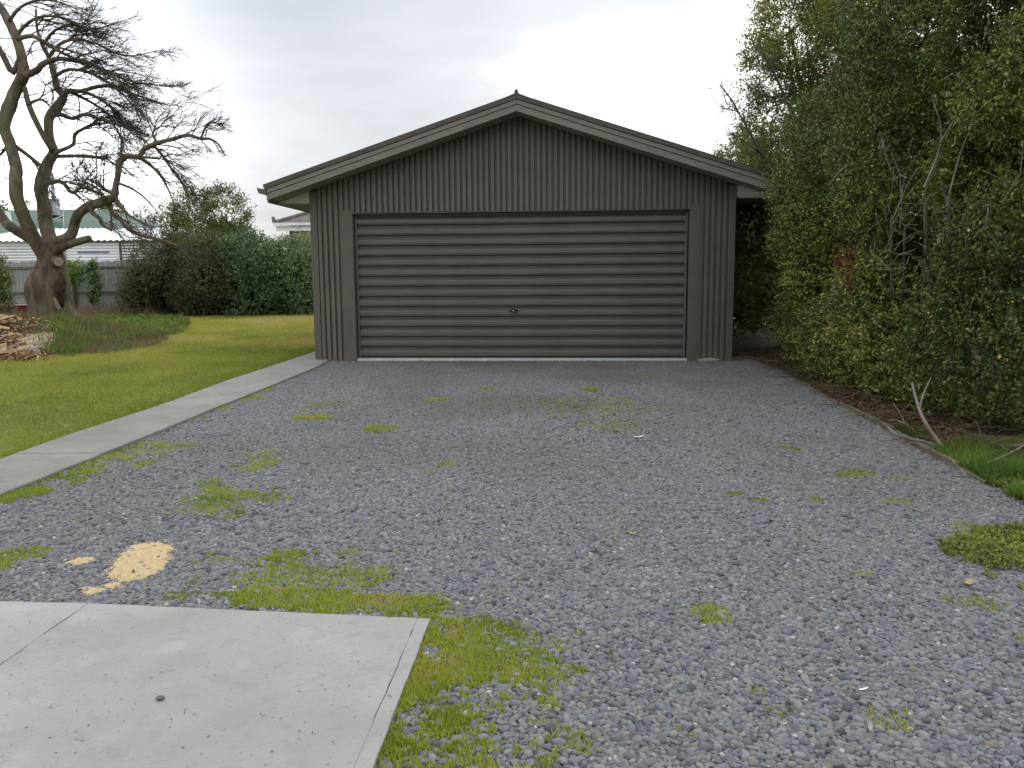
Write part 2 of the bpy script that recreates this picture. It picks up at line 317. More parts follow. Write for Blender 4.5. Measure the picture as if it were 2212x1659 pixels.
M['glass'] = noisy('dark window glass', (0.03, 0.035, 0.045), (0.05, 0.055, 0.07), 3, 0.1, 0, 1, 0.5)

# ------------------------------------------------------------------ the ground
c4 = lambda x_, y_: ((x_ / 1.7696) / 1.736, (1300 + y_ / 1.7696) / 1.736)
PZ = 0.035
path_L = [G(*c4(a, b), PZ) for a, b in ((0, 745), (500, 570), (1000, 410), (1500, 225), (2095, 30))]
path_R = [G(*c4(a, b), PZ) for a, b in ((0, 975), (520, 770), (1000, 580), (1500, 375), (2110, 130))]
# carry the path on at both ends
def lerp2(P, y):
    a, b = (P[0], P[1]) if y < P[0].y else (P[-2], P[-1])
    t = (y - a.y) / (b.y - a.y); q = a.lerp(b, t); return q
path_L = [lerp2(path_L, 1.5)] + path_L; path_R = [lerp2(path_R, 1.5)] + path_R
path_L.append(Vector((path_L[-1].x - 0.35, 20.5, PZ))); path_R.append(Vector((path_R[-1].x - 0.5, 20.5, PZ)))
def edge_x(P, y): return np.interp(y, [p.y for p in P], [p.x for p in P])

g = MB(); g.add([(-900, -300, -.03), (900, -300, -.03), (900, 1500, -.03), (-900, 1500, -.03)], [(0, 1, 2, 3)])
struct(g.build('ground', M['field']))
DRIVE_R = [(1.9, -1), (2.25, 2), (2.62, 4.2), (2.75, 4.8), (2.98, 5.6), (3.05, 6.5), (3.12, 8.2), (3.3, 9.2), (3.42, 10.6), (3.5, 12.6)]
def drive_right(y): return np.interp(y, [p[1] for p in DRIVE_R], [p[0] for p in DRIVE_R])
g = MB()
ys = [-1, 1.5, 3, 4.2, 5.6, 7, 8.2, 9.5, 10.6, 11.5, 12.6]
vs = []
for y in ys: vs += [(float(edge_x(path_R, max(y, 1.5))) - 0.12 if y > 1.5 else -6, y, 0), (float(drive_right(y)) + 0.05, y, 0)]
g.add(vs, [(2 * i, 2 * i + 1, 2 * i + 3, 2 * i + 2) for i in range(len(ys) - 1)])
struct(g.build('gravel_driveway', M['gravel']), 'blue grey gravel driveway in front of the garage')
# lawn sheet with a gentle swell
gx_ = np.linspace(-34, -2.4, 80); gy_ = np.linspace(1.0, 33, 80)
X, Y = np.meshgrid(gx_, gy_)
X = np.minimum(X, edge_x(path_L, Y) + 0.05)
lawn_h = lambda x_, y_: 0.004 + 0.02 * (fbm(np.asarray(x_) * .8, np.asarray(y_) * .8, 3, 2))
V = np.stack([X, Y, lawn_h(X, Y)], -1).reshape(-1, 3)
i = np.arange(80 * 79).reshape(79, 80)[:, :79].ravel()
struct(link('lawn', arr_mesh('lawn', V, np.stack([i, i + 1, i + 81, i + 80], 1), M['lawn'], smooth=True)), 'yellow green mown lawn left of the concrete path')
g = MB()
ys = [-1, 2, 4.2, 5.6, 7, 8.2, 9.5, 10.6, 12, 14, 22]
vs = []
for y in ys: vs += [(float(drive_right(min(y, 12.6))) - 0.02, y, -0.006), (float(drive_right(min(y, 12.6))) + 0.8, y, 0.02), (9.0, y, 0.05)]
g.add(vs, [(3 * i + k, 3 * i + 1 + k, 3 * i + 4 + k, 3 * i + 3 + k) for i in range(len(ys) - 1) for k in (0, 1)])
struct(g.build('soil_bed', M['soil'], smooth=True), 'brown soil bed under the hedge')

# concrete path in cast lengths
pth = struct(thing('concrete_path', 'narrow grey concrete path along the edge of the lawn', 'path'))
del pth['category']
cuts = [1.5, 4.2, 5.62, 7.9, 10.4, 13.2, 16.5, 20.4]
for k in range(len(cuts) - 1):
    y0, y1 = cuts[k] + .004, cuts[k + 1] - .004; n_ = 6
    vs, fs = [], []
    dz = (0.004 if k == 2 else 0) + 0.001 * (k % 2)
    for q in range(n_ + 1):
        y = y0 + (y1 - y0) * q / n_; a, b = float(edge_x(path_L, y)), float(edge_x(path_R, y))
        vs += [(a, y, PZ + dz), (b, y, PZ + dz), (b, y, -.05), (a, y, -.05)]
    for q in range(n_):
        o = 4 * q; fs += [(o, o + 1, o + 5, o + 4), (o + 1, o + 2, o + 6, o + 5), (o + 3, o, o + 4, o + 7)]
    fs += [(3, 2, 1, 0), (4 * n_, 4 * n_ + 1, 4 * n_ + 2, 4 * n_ + 3)]
    mm = MB(); mm.add(vs, fs); mm.build('slab', M['path_pale'] if k in (3, 4, 5) else M['path'], pth, bevel=.006)

# foreground slabs
SZ = 0.03
sa, sb, scn, sd_ = G(190, 1302, SZ), G(930, 1335, SZ), G(805, 1655, SZ), G(0, 1435, SZ)
s0 = G(-400, 1290, SZ)
jd = (sd_ - sa); sa2 = sa + jd * 5.0
rd = (scn - sb); sb2 = sb + rd * 4.0
sl = struct(thing('concrete_slab', 'pale grey concrete slab in the near corner with a cut joint', 'slab')); del sl['category']
def ragged(poly, amp=.004, step=.05):
    o = []
    for i in range(len(poly)):
        a, b = Vector(poly[i]), Vector(poly[(i + 1) % len(poly)]); n_ = max(1, min(60, int((b - a).length / step))); nn = Vector((-(b - a).y, (b - a).x)).normalized()
        for j in range(n_): o.append(tuple(a.lerp(b, j / n_) + nn * (R.uniform(-amp, amp) if j else 0)))
    return o
def slab_piece(poly, mat, name='slab'):
    poly = ragged(poly, .0025); mm = MB(); mm.prism(poly, lambda p: Vector((p[0], p[1], -.06)), lambda p: Vector((p[0], p[1], SZ))); return mm.build(name, mat, sl, bevel=.0025)
jn = Vector((-jd.y, jd.x, 0)).normalized() * 0.0025
# edge band: a trowelled margin along the right edge, a hair lower
rn = Vector((rd.y, -rd.x, 0)).normalized()
if rn.x > 0: rn = -rn
band = 0.046
pA, pB = sb + rn * band, sb2 + rn * band
off = jn if jn.x > 0 else -jn
slab_piece([(sa2 + off)[:2], pB[:2], pA[:2], (sa + off)[:2]], M['slab'])
mm = MB(); gp = rn * 0.0008
q_ = [(pB - gp)[:2], sb2[:2], sb[:2], (pA - gp)[:2]]
mm.prism(ragged(q_, .0022, .03), lambda p: Vector((p[0], p[1], -.06)), lambda p: Vector((p[0], p[1], SZ - .0012))); mm.build('slab_margin', M['slab'], sl, bevel=.0018)
slab_piece([s0[:2], (sa2 + Vector((-3, 0, 0)))[:2], (sa2 - off)[:2], (sa - off)[:2]], M['slab_far'])

# ------------------------------------------------------------------ garage
GW, GD, GH, GA = 6.05, 7.5, 2.4807, 3.4584
SL = (GA - GH) / (GW / 2); OH, EV, ES = 0.436, 0.492, 2.305
gar = thing('garage', 'dark grey corrugated steel double garage with gabled roof and roller door', 'garage', (-2.8972, 12.2767, 0), -0.0743)
def roofline(x_): return GA - SL * abs(x_ - GW / 2)
DX0, DX1, DH = 0.617, 5.417, 2.161
PITCHR = 0.0813
def rib_profile(x0, x1):
    pts = []; k = math.floor(x0 / PITCHR) - 1
    while k * PITCHR < x1 + PITCHR:
        b = k * PITCHR
        pts += [(b, 0), (b + .020, 0), (b + .0275, -.040), (b + .072, -.040), (b + .0795, 0)]; k += 1
    pts.sort(); o = []
    for a, b in zip(pts, pts[1:]):
        for xx in (x0, x1):
            if a[0] < xx < b[0]: o.append((xx, a[1] + (b[1] - a[1]) * (xx - a[0]) / (b[0] - a[0])))
        if x0 <= b[0] <= x1: o.append(b)
    o.sort(); return o
fw = MB()
fw.add([(0, .03, 0), (DX0, .03, 0), (DX0, .03, DH), (DX1, .03, DH), (DX1, .03, 0), (GW, .03, 0), (GW, .03, GH), (GW / 2, .03, GA), (0, .03, GH)],
       [(0, 1, 2, 8), (8, 2, 3, 7), (7, 3, 6), (3, 4, 5, 6)])
front = fw.build('front_wall', M['dark'], gar)
edges = [0.09, DX0, 1.43, 2.23, 3.02, 3.82, 4.62, DX1, GW - .07]
for a, b in zip(edges, edges[1:]):
    side = b <= DX0 + .01 or a >= DX1 - .01
    zb = 0.012 if side else DH
    xb = b if b in (DX0, GW - .07) else b + .012      # each sheet laps the next
    P = rib_profile(a, xb); mm = MB(); vs = []; lap = 0.0012 * (edges.index(a) % 2)
    for x_, y_ in P: vs += [(x_, y_ - lap, zb), (x_, y_ - lap, roofline(x_) - .004)]
    if a < GW / 2 < xb:                                # keep the apex sharp
        pass
    mm.add(vs, [(2 * i, 2 * i + 2, 2 * i + 3, 2 * i + 1) for i in range(len(P) - 1)])
    mm.build('cladding_sheet', M['steel'], front)
# drip edge over the opening
MB().box(DX0 + .004, DX1 - .004, -.043, .03, DH - .018, DH - .004).build('door_head_flashing', M['trim'], front, bevel=.003)
for s_, a, b in ((0, -.004, .098), (1, GW - .078, GW + .004)):
    mm = MB(); mm.box(a, b, -.046, .06, .012, GH - .01); 
    mm.box(a if s_ == 0 else b - .03, a + .03 if s_ == 0 else b, .06, .13, .012, ES - .004); mm.build('corner_flashing', M['trim'], gar, bevel=.004)
for a, b, t_ in ((DX0 - .155, DX0 + .004, 2.205), (DX1 + .004, DX1 + .15, 2.215)):
    mm = MB(); mm.box(a, b, -.053, .012, .008, t_)
    if a < 1: mm.box(b - .012, b, .012, .12, .008, DH - .02)
    else: mm.box(a, a + .012, .012, .12, .008, DH - .02)
    mm.build('door_jamb', M['trim'], gar, bevel=.005)
# side and back walls
for nm, x_ in (('left_wall', 0.0), ('right_wall', GW)):
    P = rib_profile(.06, GD); mm = MB(); vs = []; sg = 1 if x_ == 0 else -1
    for y_, d_ in P: vs += [(x_ + sg * (d_ + .040), y_, .012), (x_ + sg * (d_ + .040), y_, ES)]
    mm.add(vs, [(2 * i, 2 * i + 2, 2 * i + 3, 2 * i + 1) for i in range(len(P) - 1)]); mm.build('side_wall', M['steel'], gar)
mm = MB(); mm.add([(0, GD, 0), (GW, GD, 0), (GW, GD, GH), (GW / 2, GD, GA), (0, GD, GH)], [(0, 1, 2, 3, 4)]); mm.build('back_wall', M['steel'], gar)
MB().box(.02, GW - .02, .14, GD - .02, -.05, .018).build('floor', M['concrete_white'], gar)
th = MB(); th.box(DX0 - .02, DX1 + .02, -.028, .14, -.05, .047); th.build('door_threshold', M['concrete_white'], gar, bevel=.01)
# roof sheets (ribs run down the slope)
for sgn in (-1, 1):
    P = rib_profile(-OH - .02, GD + .15); mm = MB(); vs = []
    half = GW / 2 + EV + .05
    for y_, d_ in P:
        zt = .215 - d_ * .9
        vs += [(GW / 2, y_, GA + zt - .03), (GW / 2 + sgn * half, y_, GA - SL * half + zt - .03)]
    mm.add(vs, [(2 * i, 2 * i + 2, 2 * i + 3, 2 * i + 1) for i in range(len(P) - 1)]); mm.build('roof_sheet', M['roofsteel'], gar)
def slope_board(name, mat, zlo, zhi, y0, y1, xin=0.0, xout=GW / 2 + EV, bev=.004, par=None, plumb=True):
    o = []
    for sgn in (-1, 1):
        mm = MB(); X0, X1 = GW / 2 + sgn * xin, GW / 2 + sgn * xout
        z0, z1 = GA - SL * xin, GA - SL * xout
        poly = [(X0, z0 + zlo), (X1, z1 + zlo), (X1, z1 + zhi), (X0, z0 + zhi)]
        mm.prism(poly, lambda p: Vector((p[0], y0, p[1])), lambda p: Vector((p[0], y1, p[1])))
        o.append(mm.build(name, mat, par or gar, bevel=bev))
    return o
slope_board('barge_board', M['barge'], -.008, .083, -OH, -OH + .025)
slope_board('barge_trim', M['barge'], .086, .148, -OH - .012, -OH + .02)
slope_board('roof_edge_flashing', M['roofsteel'], .150, .212, -OH - .026, -OH + .14, xout=GW / 2 + EV + .02)
# raking soffit with cover strips, boxed eave ends and level eave soffits
slope_board('gable_soffit', M['soffit_shaded'], .000, .012, -OH + .027, -.0, xout=GW / 2 + EV - .02, bev=0)
for sgn in (-1, 1):
    xo = -EV if sgn < 0 else GW + EV; xi = 0 if sgn < 0 else GW
    mm = MB(); zi = GH; zo = GA - SL * (GW / 2 + EV)
    mm.prism([(xo - sgn * .02, ES + .002), (xi, ES + .002), (xi, zi - .002), (xo - sgn * .02, max(zo, ES + .004))] if sgn < 0 else [(xi, ES + .002), (xo - .02, ES + .002), (xo - .02, max(zo, ES + .004)), (xi, zi - .002)],
             lambda p: Vector((p[0], -.022, p[1])), lambda p: Vector((p[0], .002, p[1])))
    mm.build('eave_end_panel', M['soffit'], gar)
    a, b = sorted((xo - sgn * .0 * 1, xi)); mm = MB(); mm.box(a + .02, b, -.02, GD + .1, ES - .012, ES); mm.build('eave_soffit', M['soffit_shaded'], gar)
    a, b = sorted((xo, xo - sgn * .02)); mm = MB(); mm.box(a, b, -OH + .026, GD + .12, ES - .022, ES + .17); mm.build('fascia', M['barge'], gar, bevel=.003)
    # quad gutter on the fascia
    prof = [(0, -.02), (.10, .0), (.125, .075), (.117, .078), (.092, .012), (.012, -.008), (.012, .07), (0, .07)]
    ends = [(0, -.02), (.10, .0), (.125, .075), (0, .055)]
    mm = MB(); fx = lambda p, y_: Vector((xo + sgn * (p[0] + .002), y_, ES + .105 + p[1]))
    mm.prism(prof, lambda p: fx(p, -OH - .02), lambda p: fx(p, GD + .12)); gt = mm.build('gutter', M['trim'], gar)
    mm = MB(); mm.prism(ends, lambda p: fx(p, -OH - .028), lambda p: fx(p, -OH - .0205)); mm.build('gutter_stop_end', M['trim'], gt)
# ridge capping
mm = MB()
rc = [(-.17, .155), (-.155, .170), (-.03, .218), (-.018, .262), (0, .275), (.018, .262), (.03, .218), (.155, .170), (.17, .155), (.15, .15), (0, .205), (-.15, .15)]
rc = [(a, b + (0.0)) for a, b in rc]
mm.prism(rc, lambda p: Vector((GW / 2 + p[0], -OH - .03, GA + p[1])), lambda p: Vector((GW / 2 + p[0], GD + .16, GA + p[1])))
mm.build('ridge_capping', M['roofsteel'], gar, smooth=False)
# roller door: the curtain slats hook into one another
door = bpy.data.objects.new('roller_door', None); col.objects.link(door); door.parent = gar; door.location = (0, .06, 0)
NS = 14; z0d, z1d = .05, 2.105; ph = (z1d - z0d) / NS
prof = [(0, .020), (.030 * ph / .147, .020), (.046, -.012), (.070, -.018), (.124, -.018), (.138, .0), (.147, .02)]
prof = [(0, .024), (.016, .024), (.028, -.012), (.034, -.024), (.043, -.012), (.052, -.020), (.100, -.020), (.108, -.016), (.136, .018), (.1468, .024)]
prof = [(a * ph / .1468, b) for a, b in prof]
sm = MB(); vs = []
xs_ = np.linspace(DX0 + .03, DX1 - .03, 13)
for x_ in xs_:
    for z_, y_ in prof: vs.append((float(x_), y_ + .0025 * math.sin(x_ * 3.1), z_ + .0015 * math.sin(x_ * 1.7)))
kp = len(prof)
sm.add(vs, [(i * kp + j, (i + 1) * kp + j, (i + 1) * kp + j + 1, i * kp + j + 1) for i in range(12) for j in range(kp - 1)])
slat_me = sm.mesh('slat', M['door'])
for k in range(NS):
    o = link('slat', slat_me, door); o.location = (0, 0, z0d + k * ph)
MB().box(DX0 + .012, DX1 - .012, .0, .06, z1d + .001, DH + .02).build('door_header', M['trim'], door, bevel=.004)
MB().box(DX0 + .03, DX1 - .03, -.012, .03, .0475, .062).build('bottom_rail', M['trim'], door, bevel=.003)
for a, b in ((DX0 + .013, DX0 + .045), (DX1 - .045, DX1 - .013)):
    MB().box(a, b, -.03, .03, .048, z1d).build('guide_track', M['trim'], door, bevel=.003)
hp = gar.matrix_world
lx = 2.935; lz = 0.742
mm = MB(); n_ = 20
mm.tube([(lx, -.034, lz), (lx, -.018, lz)], .033, n_); mm.build('lock_plate', M['black'], door)
mm = MB(); mm.tube([(lx, -.062, lz), (lx, -.034, lz)], [.014, .016], 14)
mm.box(lx - .075, lx + .075, -.078, -.060, lz - .011, lz + .011); lh = mm.build('lock_handle', M['black'], door, bevel=.005)
mm = MB(); mm.tube([(lx, -.084, lz + .002), (lx, -.0785, lz + .002)], .011, 14); mm.build('lock_barrel', M['chrome'], lh)

# ------------------------------------------------------------------ pebbles as gravel
def ico():
    import bmesh
    bm = bmesh.new(); bmesh.ops.create_icosphere(bm, subdivisions=2, radius=1.0)
    V_ = np.array([v.co[:] for v in bm.verts]); F_ = np.array([[v.index for v in f.verts] for f in bm.faces]); bm.free(); return V_, F_
IV, IF = ico()
CL = []
def cluster(seed):
    r = np.random.default_rng(seed); pts = []
    rad = .115; tries = 0
    while tries < 1900:
        p = (r.uniform(-rad, rad), r.uniform(-rad, rad)); s = .0050 + r.gamma(2.2, .0018); s = min(s, .0138); tries += 1
        if p[0] ** 2 + p[1] ** 2 > rad ** 2: continue
        if all((p[0] - q[0]) ** 2 + (p[1] - q[1]) ** 2 > (.88 * (s + q[2])) ** 2 for q in pts): pts.append((*p, s))
    Vs, Fs, T = [], [], []; n = 0
    for (x_, y_, s) in pts:
        S = np.array([s * r.uniform(1.05, 1.5), s * r.uniform(.78, 1.0), s * r.uniform(.5, .8)])
        v = IV * S * (1 + .10 * np.sin(IV[:, [1, 2, 0]] * 2.3 + r.uniform(0, 6, 3)))
        a = r.uniform(0, 6.28); tl = r.normal(0, .30); tm = r.normal(0, .30)
        Rz = np.array([[np.cos(a), -np.sin(a), 0], [np.sin(a), np.cos(a), 0], [0, 0, 1]])
        Rx = np.array([[1, 0, 0], [0, np.cos(tl), -np.sin(tl)], [0, np.sin(tl), np.cos(tl)]])
        Ry = np.array([[np.cos(tm), 0, np.sin(tm)], [0, 1, 0], [-np.sin(tm), 0, np.cos(tm)]])
        v = v @ (Rz @ Rx @ Ry).T + np.array([x_, y_, s * .30 + r.uniform(-.003, .006)])
        Vs.append(v); Fs.append(IF + n); n += len(v)
        t_ = np.clip(r.normal(.5, .215), 0, .9); u_ = r.random()
        if u_ < .012: t_ = 1.0
        elif u_ < .07: t_ = .93
        T.append(np.full(len(IF), t_))
    me = arr_mesh('pebble_cluster', np.concatenate(Vs), np.concatenate(Fs), M['pebble'], np.concatenate(T), smooth=True)
    return bpy.data.objects.new('pebble_cluster', me)
protos = [cluster(100 + k) for k in range(10)]
proto_col = bpy.data.collections.new('pebble_kinds')
for p in protos: proto_col.objects.link(p)
def scatter_gn(name, pts, rot, scl, dirt, collection):
    me = bpy.data.meshes.new(name); me.vertices.add(len(pts)); me.vertices.foreach_set('co', np.ascontiguousarray(pts, np.float32).ravel())
    for nm, arr in (('rz', rot), ('sc', scl), ('dirt', dirt)):
        a = me.attributes.new(nm, 'FLOAT', 'POINT'); a.data.foreach_set('value', np.ascontiguousarray(arr, np.float32))
    o = link(name, me)
    ng = bpy.data.node_groups.new(name + '_scatter', 'GeometryNodeTree')
    ng.interface.new_socket('Geometry', in_out='INPUT', socket_type='NodeSocketGeometry'); ng.interface.new_socket('Geometry', in_out='OUTPUT', socket_type='NodeSocketGeometry')
    n_in = ng.nodes.new('NodeGroupInput'); n_out = ng.nodes.new('NodeGroupOutput'); l = ng.links.new
    gi = ng.nodes.new('GeometryNodeGeometryToInstance')
    for p in collection.objects:
        oi = ng.nodes.new('GeometryNodeObjectInfo'); oi.inputs['Object'].default_value = p; oi.inputs['As Instance'].default_value = False
        l(oi.outputs['Geometry'], gi.inputs[0])
    ip = ng.nodes.new('GeometryNodeInstanceOnPoints'); ip.inputs['Pick Instance'].default_value = True
    l(n_in.outputs[0], ip.inputs['Points']); l(gi.outputs[0], ip.inputs['Instance'])
    rv = ng.nodes.new('FunctionNodeRandomValue'); rv.data_type = 'INT'
    rv.inputs['Min'].default_value = 0 if False else 0
    for s_ in rv.inputs:
        if s_.type == 'INT' and s_.name == 'Max': s_.default_value = len(collection.objects) - 1
        if s_.type == 'INT' and s_.name == 'Min': s_.default_value = 0
    l([s_ for s_ in rv.outputs if s_.type == 'INT'][0], ip.inputs['Instance Index'])
    na = ng.nodes.new('GeometryNodeInputNamedAttribute'); na.data_type = 'FLOAT'; na.inputs['Name'].default_value = 'rz'
    cb = ng.nodes.new('ShaderNodeCombineXYZ'); l(na.outputs[0], cb.inputs[2])
    er = ng.nodes.new('FunctionNodeEulerToRotation'); l(cb.outputs[0], er.inputs[0]); l(er.outputs[0], ip.inputs['Rotation'])
    ns_ = ng.nodes.new('GeometryNodeInputNamedAttribute'); ns_.data_type = 'FLOAT'; ns_.inputs['Name'].default_value = 'sc'
    l(ns_.outputs[0], ip.inputs['Scale'])
    l(ip.outputs[0], n_out.inputs[0])
    md = o.modifiers.new('scatter', 'NODES'); md.node_group = ng
    return o
SLAB_POLY = [s0[:2], (s0 + Vector((0, -6, 0)))[:2], sb2[:2], sb[:2], sa[:2]]
GC, GS_ = math.cos(-0.0743), math.sin(-0.0743)
def garage_local(x_, y_):
    dx, dy = x_ + 2.8972, y_ - 12.2767
    return dx * GC + dy * GS_, -dx * GS_ + dy * GC
def on_gravel(x_, y_, mr=0.0):
    lx_, ly_ = garage_local(x_, y_)
    return (x_ > edge_x(path_R, y_) + mr) & (x_ < drive_right(y_) - mr) & ~inpoly(x_, y_, SLAB_POLY) & ~((ly_ > -.03 - mr) & (lx_ > -.05) & (lx_ < GW + .05)) & (y_ < 12.5)
st = .085
gx2, gy2 = np.meshgrid(np.arange(-7, 4, st), np.arange(1.3, 12.5, st))
px = (gx2 + N.uniform(-.03, .03, gx2.shape)).ravel(); py = (gy2 + N.uniform(-.03, .03, gx2.shape)).ravel()
k_ = on_gravel(px, py, .0) & (np.abs(px) < .66 * py + 1.2)
px, py = px[k_], py[k_]
hgt = .010 * (fbm(px * 1.4, py * 1.4, 5, 3) - .5) + .002
dirt = np.clip((fbm(px * .9, py * .9, 9, 4) - .43) * 2.0, 0, .55) * np.clip((py - 3.0) / 5, 0.12, 1) + .25 * np.clip((py - 7) / 4, 0, 1)
stuff(scatter_gn('gravel', np.stack([px, py, hgt], 1), N.uniform(0, 6.28, len(px)), N.uniform(.9, 1.15, len(px)), dirt, proto_col), 'loose blue grey river pebbles covering the driveway')

# ------------------------------------------------------------------ blades, tufts and leaves in numpy
def blades(P, h, wd, lean, tint, rng):
    n = len(P); a = rng.uniform(0, 6.283, n); b = rng.uniform(0, 6.283, n)
    sx, sy = np.cos(a) * wd * .5, np.sin(a) * wd * .5
    lx_, ly_ = np.cos(b) * lean * h, np.sin(b) * lean * h
    v = np.zeros((n, 3, 3)); v[:, 0] = P; v[:, 1] = P; v[:, 2] = P
    v[:, 0, 0] -= sx; v[:, 0, 1] -= sy; v[:, 1, 0] += sx; v[:, 1, 1] += sy
    v[:, 2, 0] += lx_; v[:, 2, 1] += ly_; v[:, 2, 2] += h * np.sqrt(np.clip(1 - lean ** 2, .05, 1))
    return v.reshape(-1, 3), np.arange(3 * n).reshape(-1, 3), tint
def unit(v): return v / np.maximum(np.linalg.norm(v, axis=-1, keepdims=True), 1e-9)
def leaf_quads(P, axis, nrm, ln, wd):
    ax = unit(axis); sd = unit(np.cross(ax, nrm)); up = np.cross(sd, ax)
    ln = np.asarray(ln)[:, None]; wd = np.asarray(wd)[:, None]
    v = np.stack([P, P + ax * ln * .5 + sd * wd * .5 + up * wd * .10, P + ax * ln - up * ln * .08, P + ax * ln * .5 - sd * wd * .5 + up * wd * .10], 1)
    return v.reshape(-1, 3), np.arange(4 * len(P)).reshape(-1, 4)
def shoots(C, D, n_leaf, leaf_len, shoot_len, tint, rng, spread=.9, aspect=.55):
    """small shoots at C pointing along D, each carrying n_leaf leaves"""
    n = len(C); t = np.linspace(.05, 1, n_leaf)[None, :, None]
    D = unit(D + rng.normal(0, .35, D.shape))
    P = C[:, None] + D[:, None] * t * (shoot_len * rng.uniform(.6, 1.3, n))[:, None, None]
    rnd = rng.normal(0, 1, (n, n_leaf, 3)); P = P + rnd * shoot_len * .05
    ax = D[:, None] * .55 + unit(rng.normal(0, 1, (n, n_leaf, 3))) * spread
    nr = D[:, None] * .5 + np.array([0, 0, .55]) + rng.normal(0, .55, (n, n_leaf, 3))
    ll = leaf_len * rng.uniform(.65, 1.25, (n, n_leaf))
    T = np.clip(tint[:, None] + rng.normal(0, .12, (n, n_leaf)), 0, .9)
    sp = rng.random((n, n_leaf)); T = np.where(sp < .006, .97, T); T = np.where(sp > .997, 1.0, T)
    V_, F_ = leaf_quads(P.reshape(-1, 3), ax.reshape(-1, 3), nr.reshape(-1, 3), ll.ravel(), ll.ravel() * aspect)
    return V_, F_, T.ravel()
def cat_mesh(name, parts, mat, smooth=False):
    Vs, Fs, Ts, n = [], [], [], 0
    for v, f, t in parts: Vs.append(v); Fs.append(f + n); Ts.append(t); n += len(v)
    return arr_mesh(name, np.concatenate(Vs), np.concatenate(Fs), mat, np.concatenate(Ts), smooth)

# lawn grass
def lawn_zone(y0, y1, dens, h, wd):
    n = int((y1 - y0) * 20 * dens); x_ = N.uniform(-17, -2.4, n); y_ = N.uniform(y0, y1, n)
    k = (x_ < edge_x(path_L, y_) - .02) & (x_ > -.66 * y_ - 1.2) & ((y_ < 28.6) | (x_ < -9))
    x_, y_ = x_[k], y_[k]
    t_ = fbm(x_ * .55, y_ * .32, 21, 4) * 1.75 - .30 + N.normal(0, .09, len(x_)) + .10 * np.sin(y_ * 1.7 + x_ * .25)
    edge = np.clip((edge_x(path_L, y_) - x_) / .45, 0, 1); t_ = t_ * (.45 + .55 * edge)
    hh = h * N.uniform(.6, 1.35, len(x_)) * (1 + .35 * (1 - edge))
    return blades(np.stack([x_, y_, lawn_h(x_, y_) - .004], 1), hh, wd, N.uniform(.1, .85, len(x_)), np.clip(t_, 0, 1), N)
lg = cat_mesh('lawn_grass', [lawn_zone(3.5, 8, 2600, .036, .0055), lawn_zone(8, 14, 1500, .04, .009), lawn_zone(14, 29, 520, .045, .017)], M['grass'])
stuff(link('lawn_grass', lg), 'short mown yellow green lawn grass')

# moss and short grass growing through the gravel (photo position, half sizes in metres, density, height)
def ell(u, v, ru, rv, dens=1.0, hh=.016):
    c = G(u, v); rx = ru / F_PX * c.y * 1.02; ry = abs(G(u, v - rv).y - G(u, v + rv).y) / 2
    return (c.x, c.y, rx, ry, dens, hh)
moss = [ell(490, 1092, 95, 30, 1.2, .022), ell(460, 1047, 30, 12), ell(545, 1000, 48, 20, .7), ell(20, 1078, 70, 16, 1.3, .03), ell(110, 1038, 75, 17, 1.2, .022), ell(215, 1000, 95, 20, .9),
        ell(300, 968, 60, 13, .6), ell(380, 970, 40, 8, .6), ell(425, 905, 32, 8, .7), ell(470, 885, 30, 7, .6), ell(520, 862, 36, 8, .9), ell(560, 845, 30, 6, .8), ell(650, 1238, 180, 44, .75), ell(540, 1215, 60, 16, 1),
        ell(640, 1215, 70, 18, .9), ell(450, 1203, 16, 7), ell(470, 1296, 90, 11, 1.1), ell(640, 1300, 130, 16, 1.3, .02), ell(800, 1312, 150, 20, 1.2, .02), ell(920, 1325, 90, 18, 1), ell(1010, 1350, 110, 34, .8),
        ell(905, 1420, 60, 90, 1.4, .02), ell(860, 1540, 60, 90, 1.4, .02), ell(820, 1640, 50, 50, 1.4, .02), ell(1080, 1420, 150, 80, .75), ell(1100, 1620, 170, 70, .7), ell(950, 1470, 80, 110, 1.25, .02), ell(1020, 1560, 150, 120, .8), ell(1000, 1440, 160, 90, .65), ell(900, 1600, 80, 90, 1.2, .02), ell(1120, 1480, 130, 90, .45), ell(1180, 1600, 120, 70, .4),
        ell(1535, 1335, 34, 18, .9), ell(1540, 1352, 30, 10, .6), ell(1870, 1248, 28, 9, 1), ell(2105, 1310, 46, 17, 1.2, .022), ell(1860, 1030, 44, 9, .8), ell(1950, 1043, 36, 10, .7), ell(1580, 1073, 24, 6, .9),
        ell(1640, 1085, 40, 6, .5), ell(1760, 1085, 16, 5, 1), ell(825, 930, 32, 8, 1.1), ell(945, 868, 22, 5, 1.1), ell(1050, 845, 50, 5, .5), ell(1270, 842, 26, 5, .6), ell(660, 905, 30, 6, .7), ell(690, 905, 20, 4, 1), ell(700, 880, 40, 8, .4),
        ell(930, 1022, 20, 6, .8), ell(965, 1008, 24, 6, .5), ell(1920, 1565, 50, 26, .8), ell(1690, 1545, 46, 22, .7), ell(1650, 1500, 60, 18, .4), ell(2020, 1500, 26, 10, .6), ell(30, 1205, 50, 16, 1.1), ell(10, 1232, 25, 10, .9),
        ell(830, 1240, 80, 26, .5), ell(1480, 1590, 80, 26, .25), ell(2200, 1385, 14, 20, .9), ell(1330, 920, 60, 14, .25), ell(1300, 880, 120, 25, .2), ell(1700, 970, 20, 7, .6), ell(300, 1330, 1, 1, .1), ell(1930, 1090, 40, 8, .4), ell(2090, 1145, 30, 10, .8)]
PP, HH, TT = [], [], []
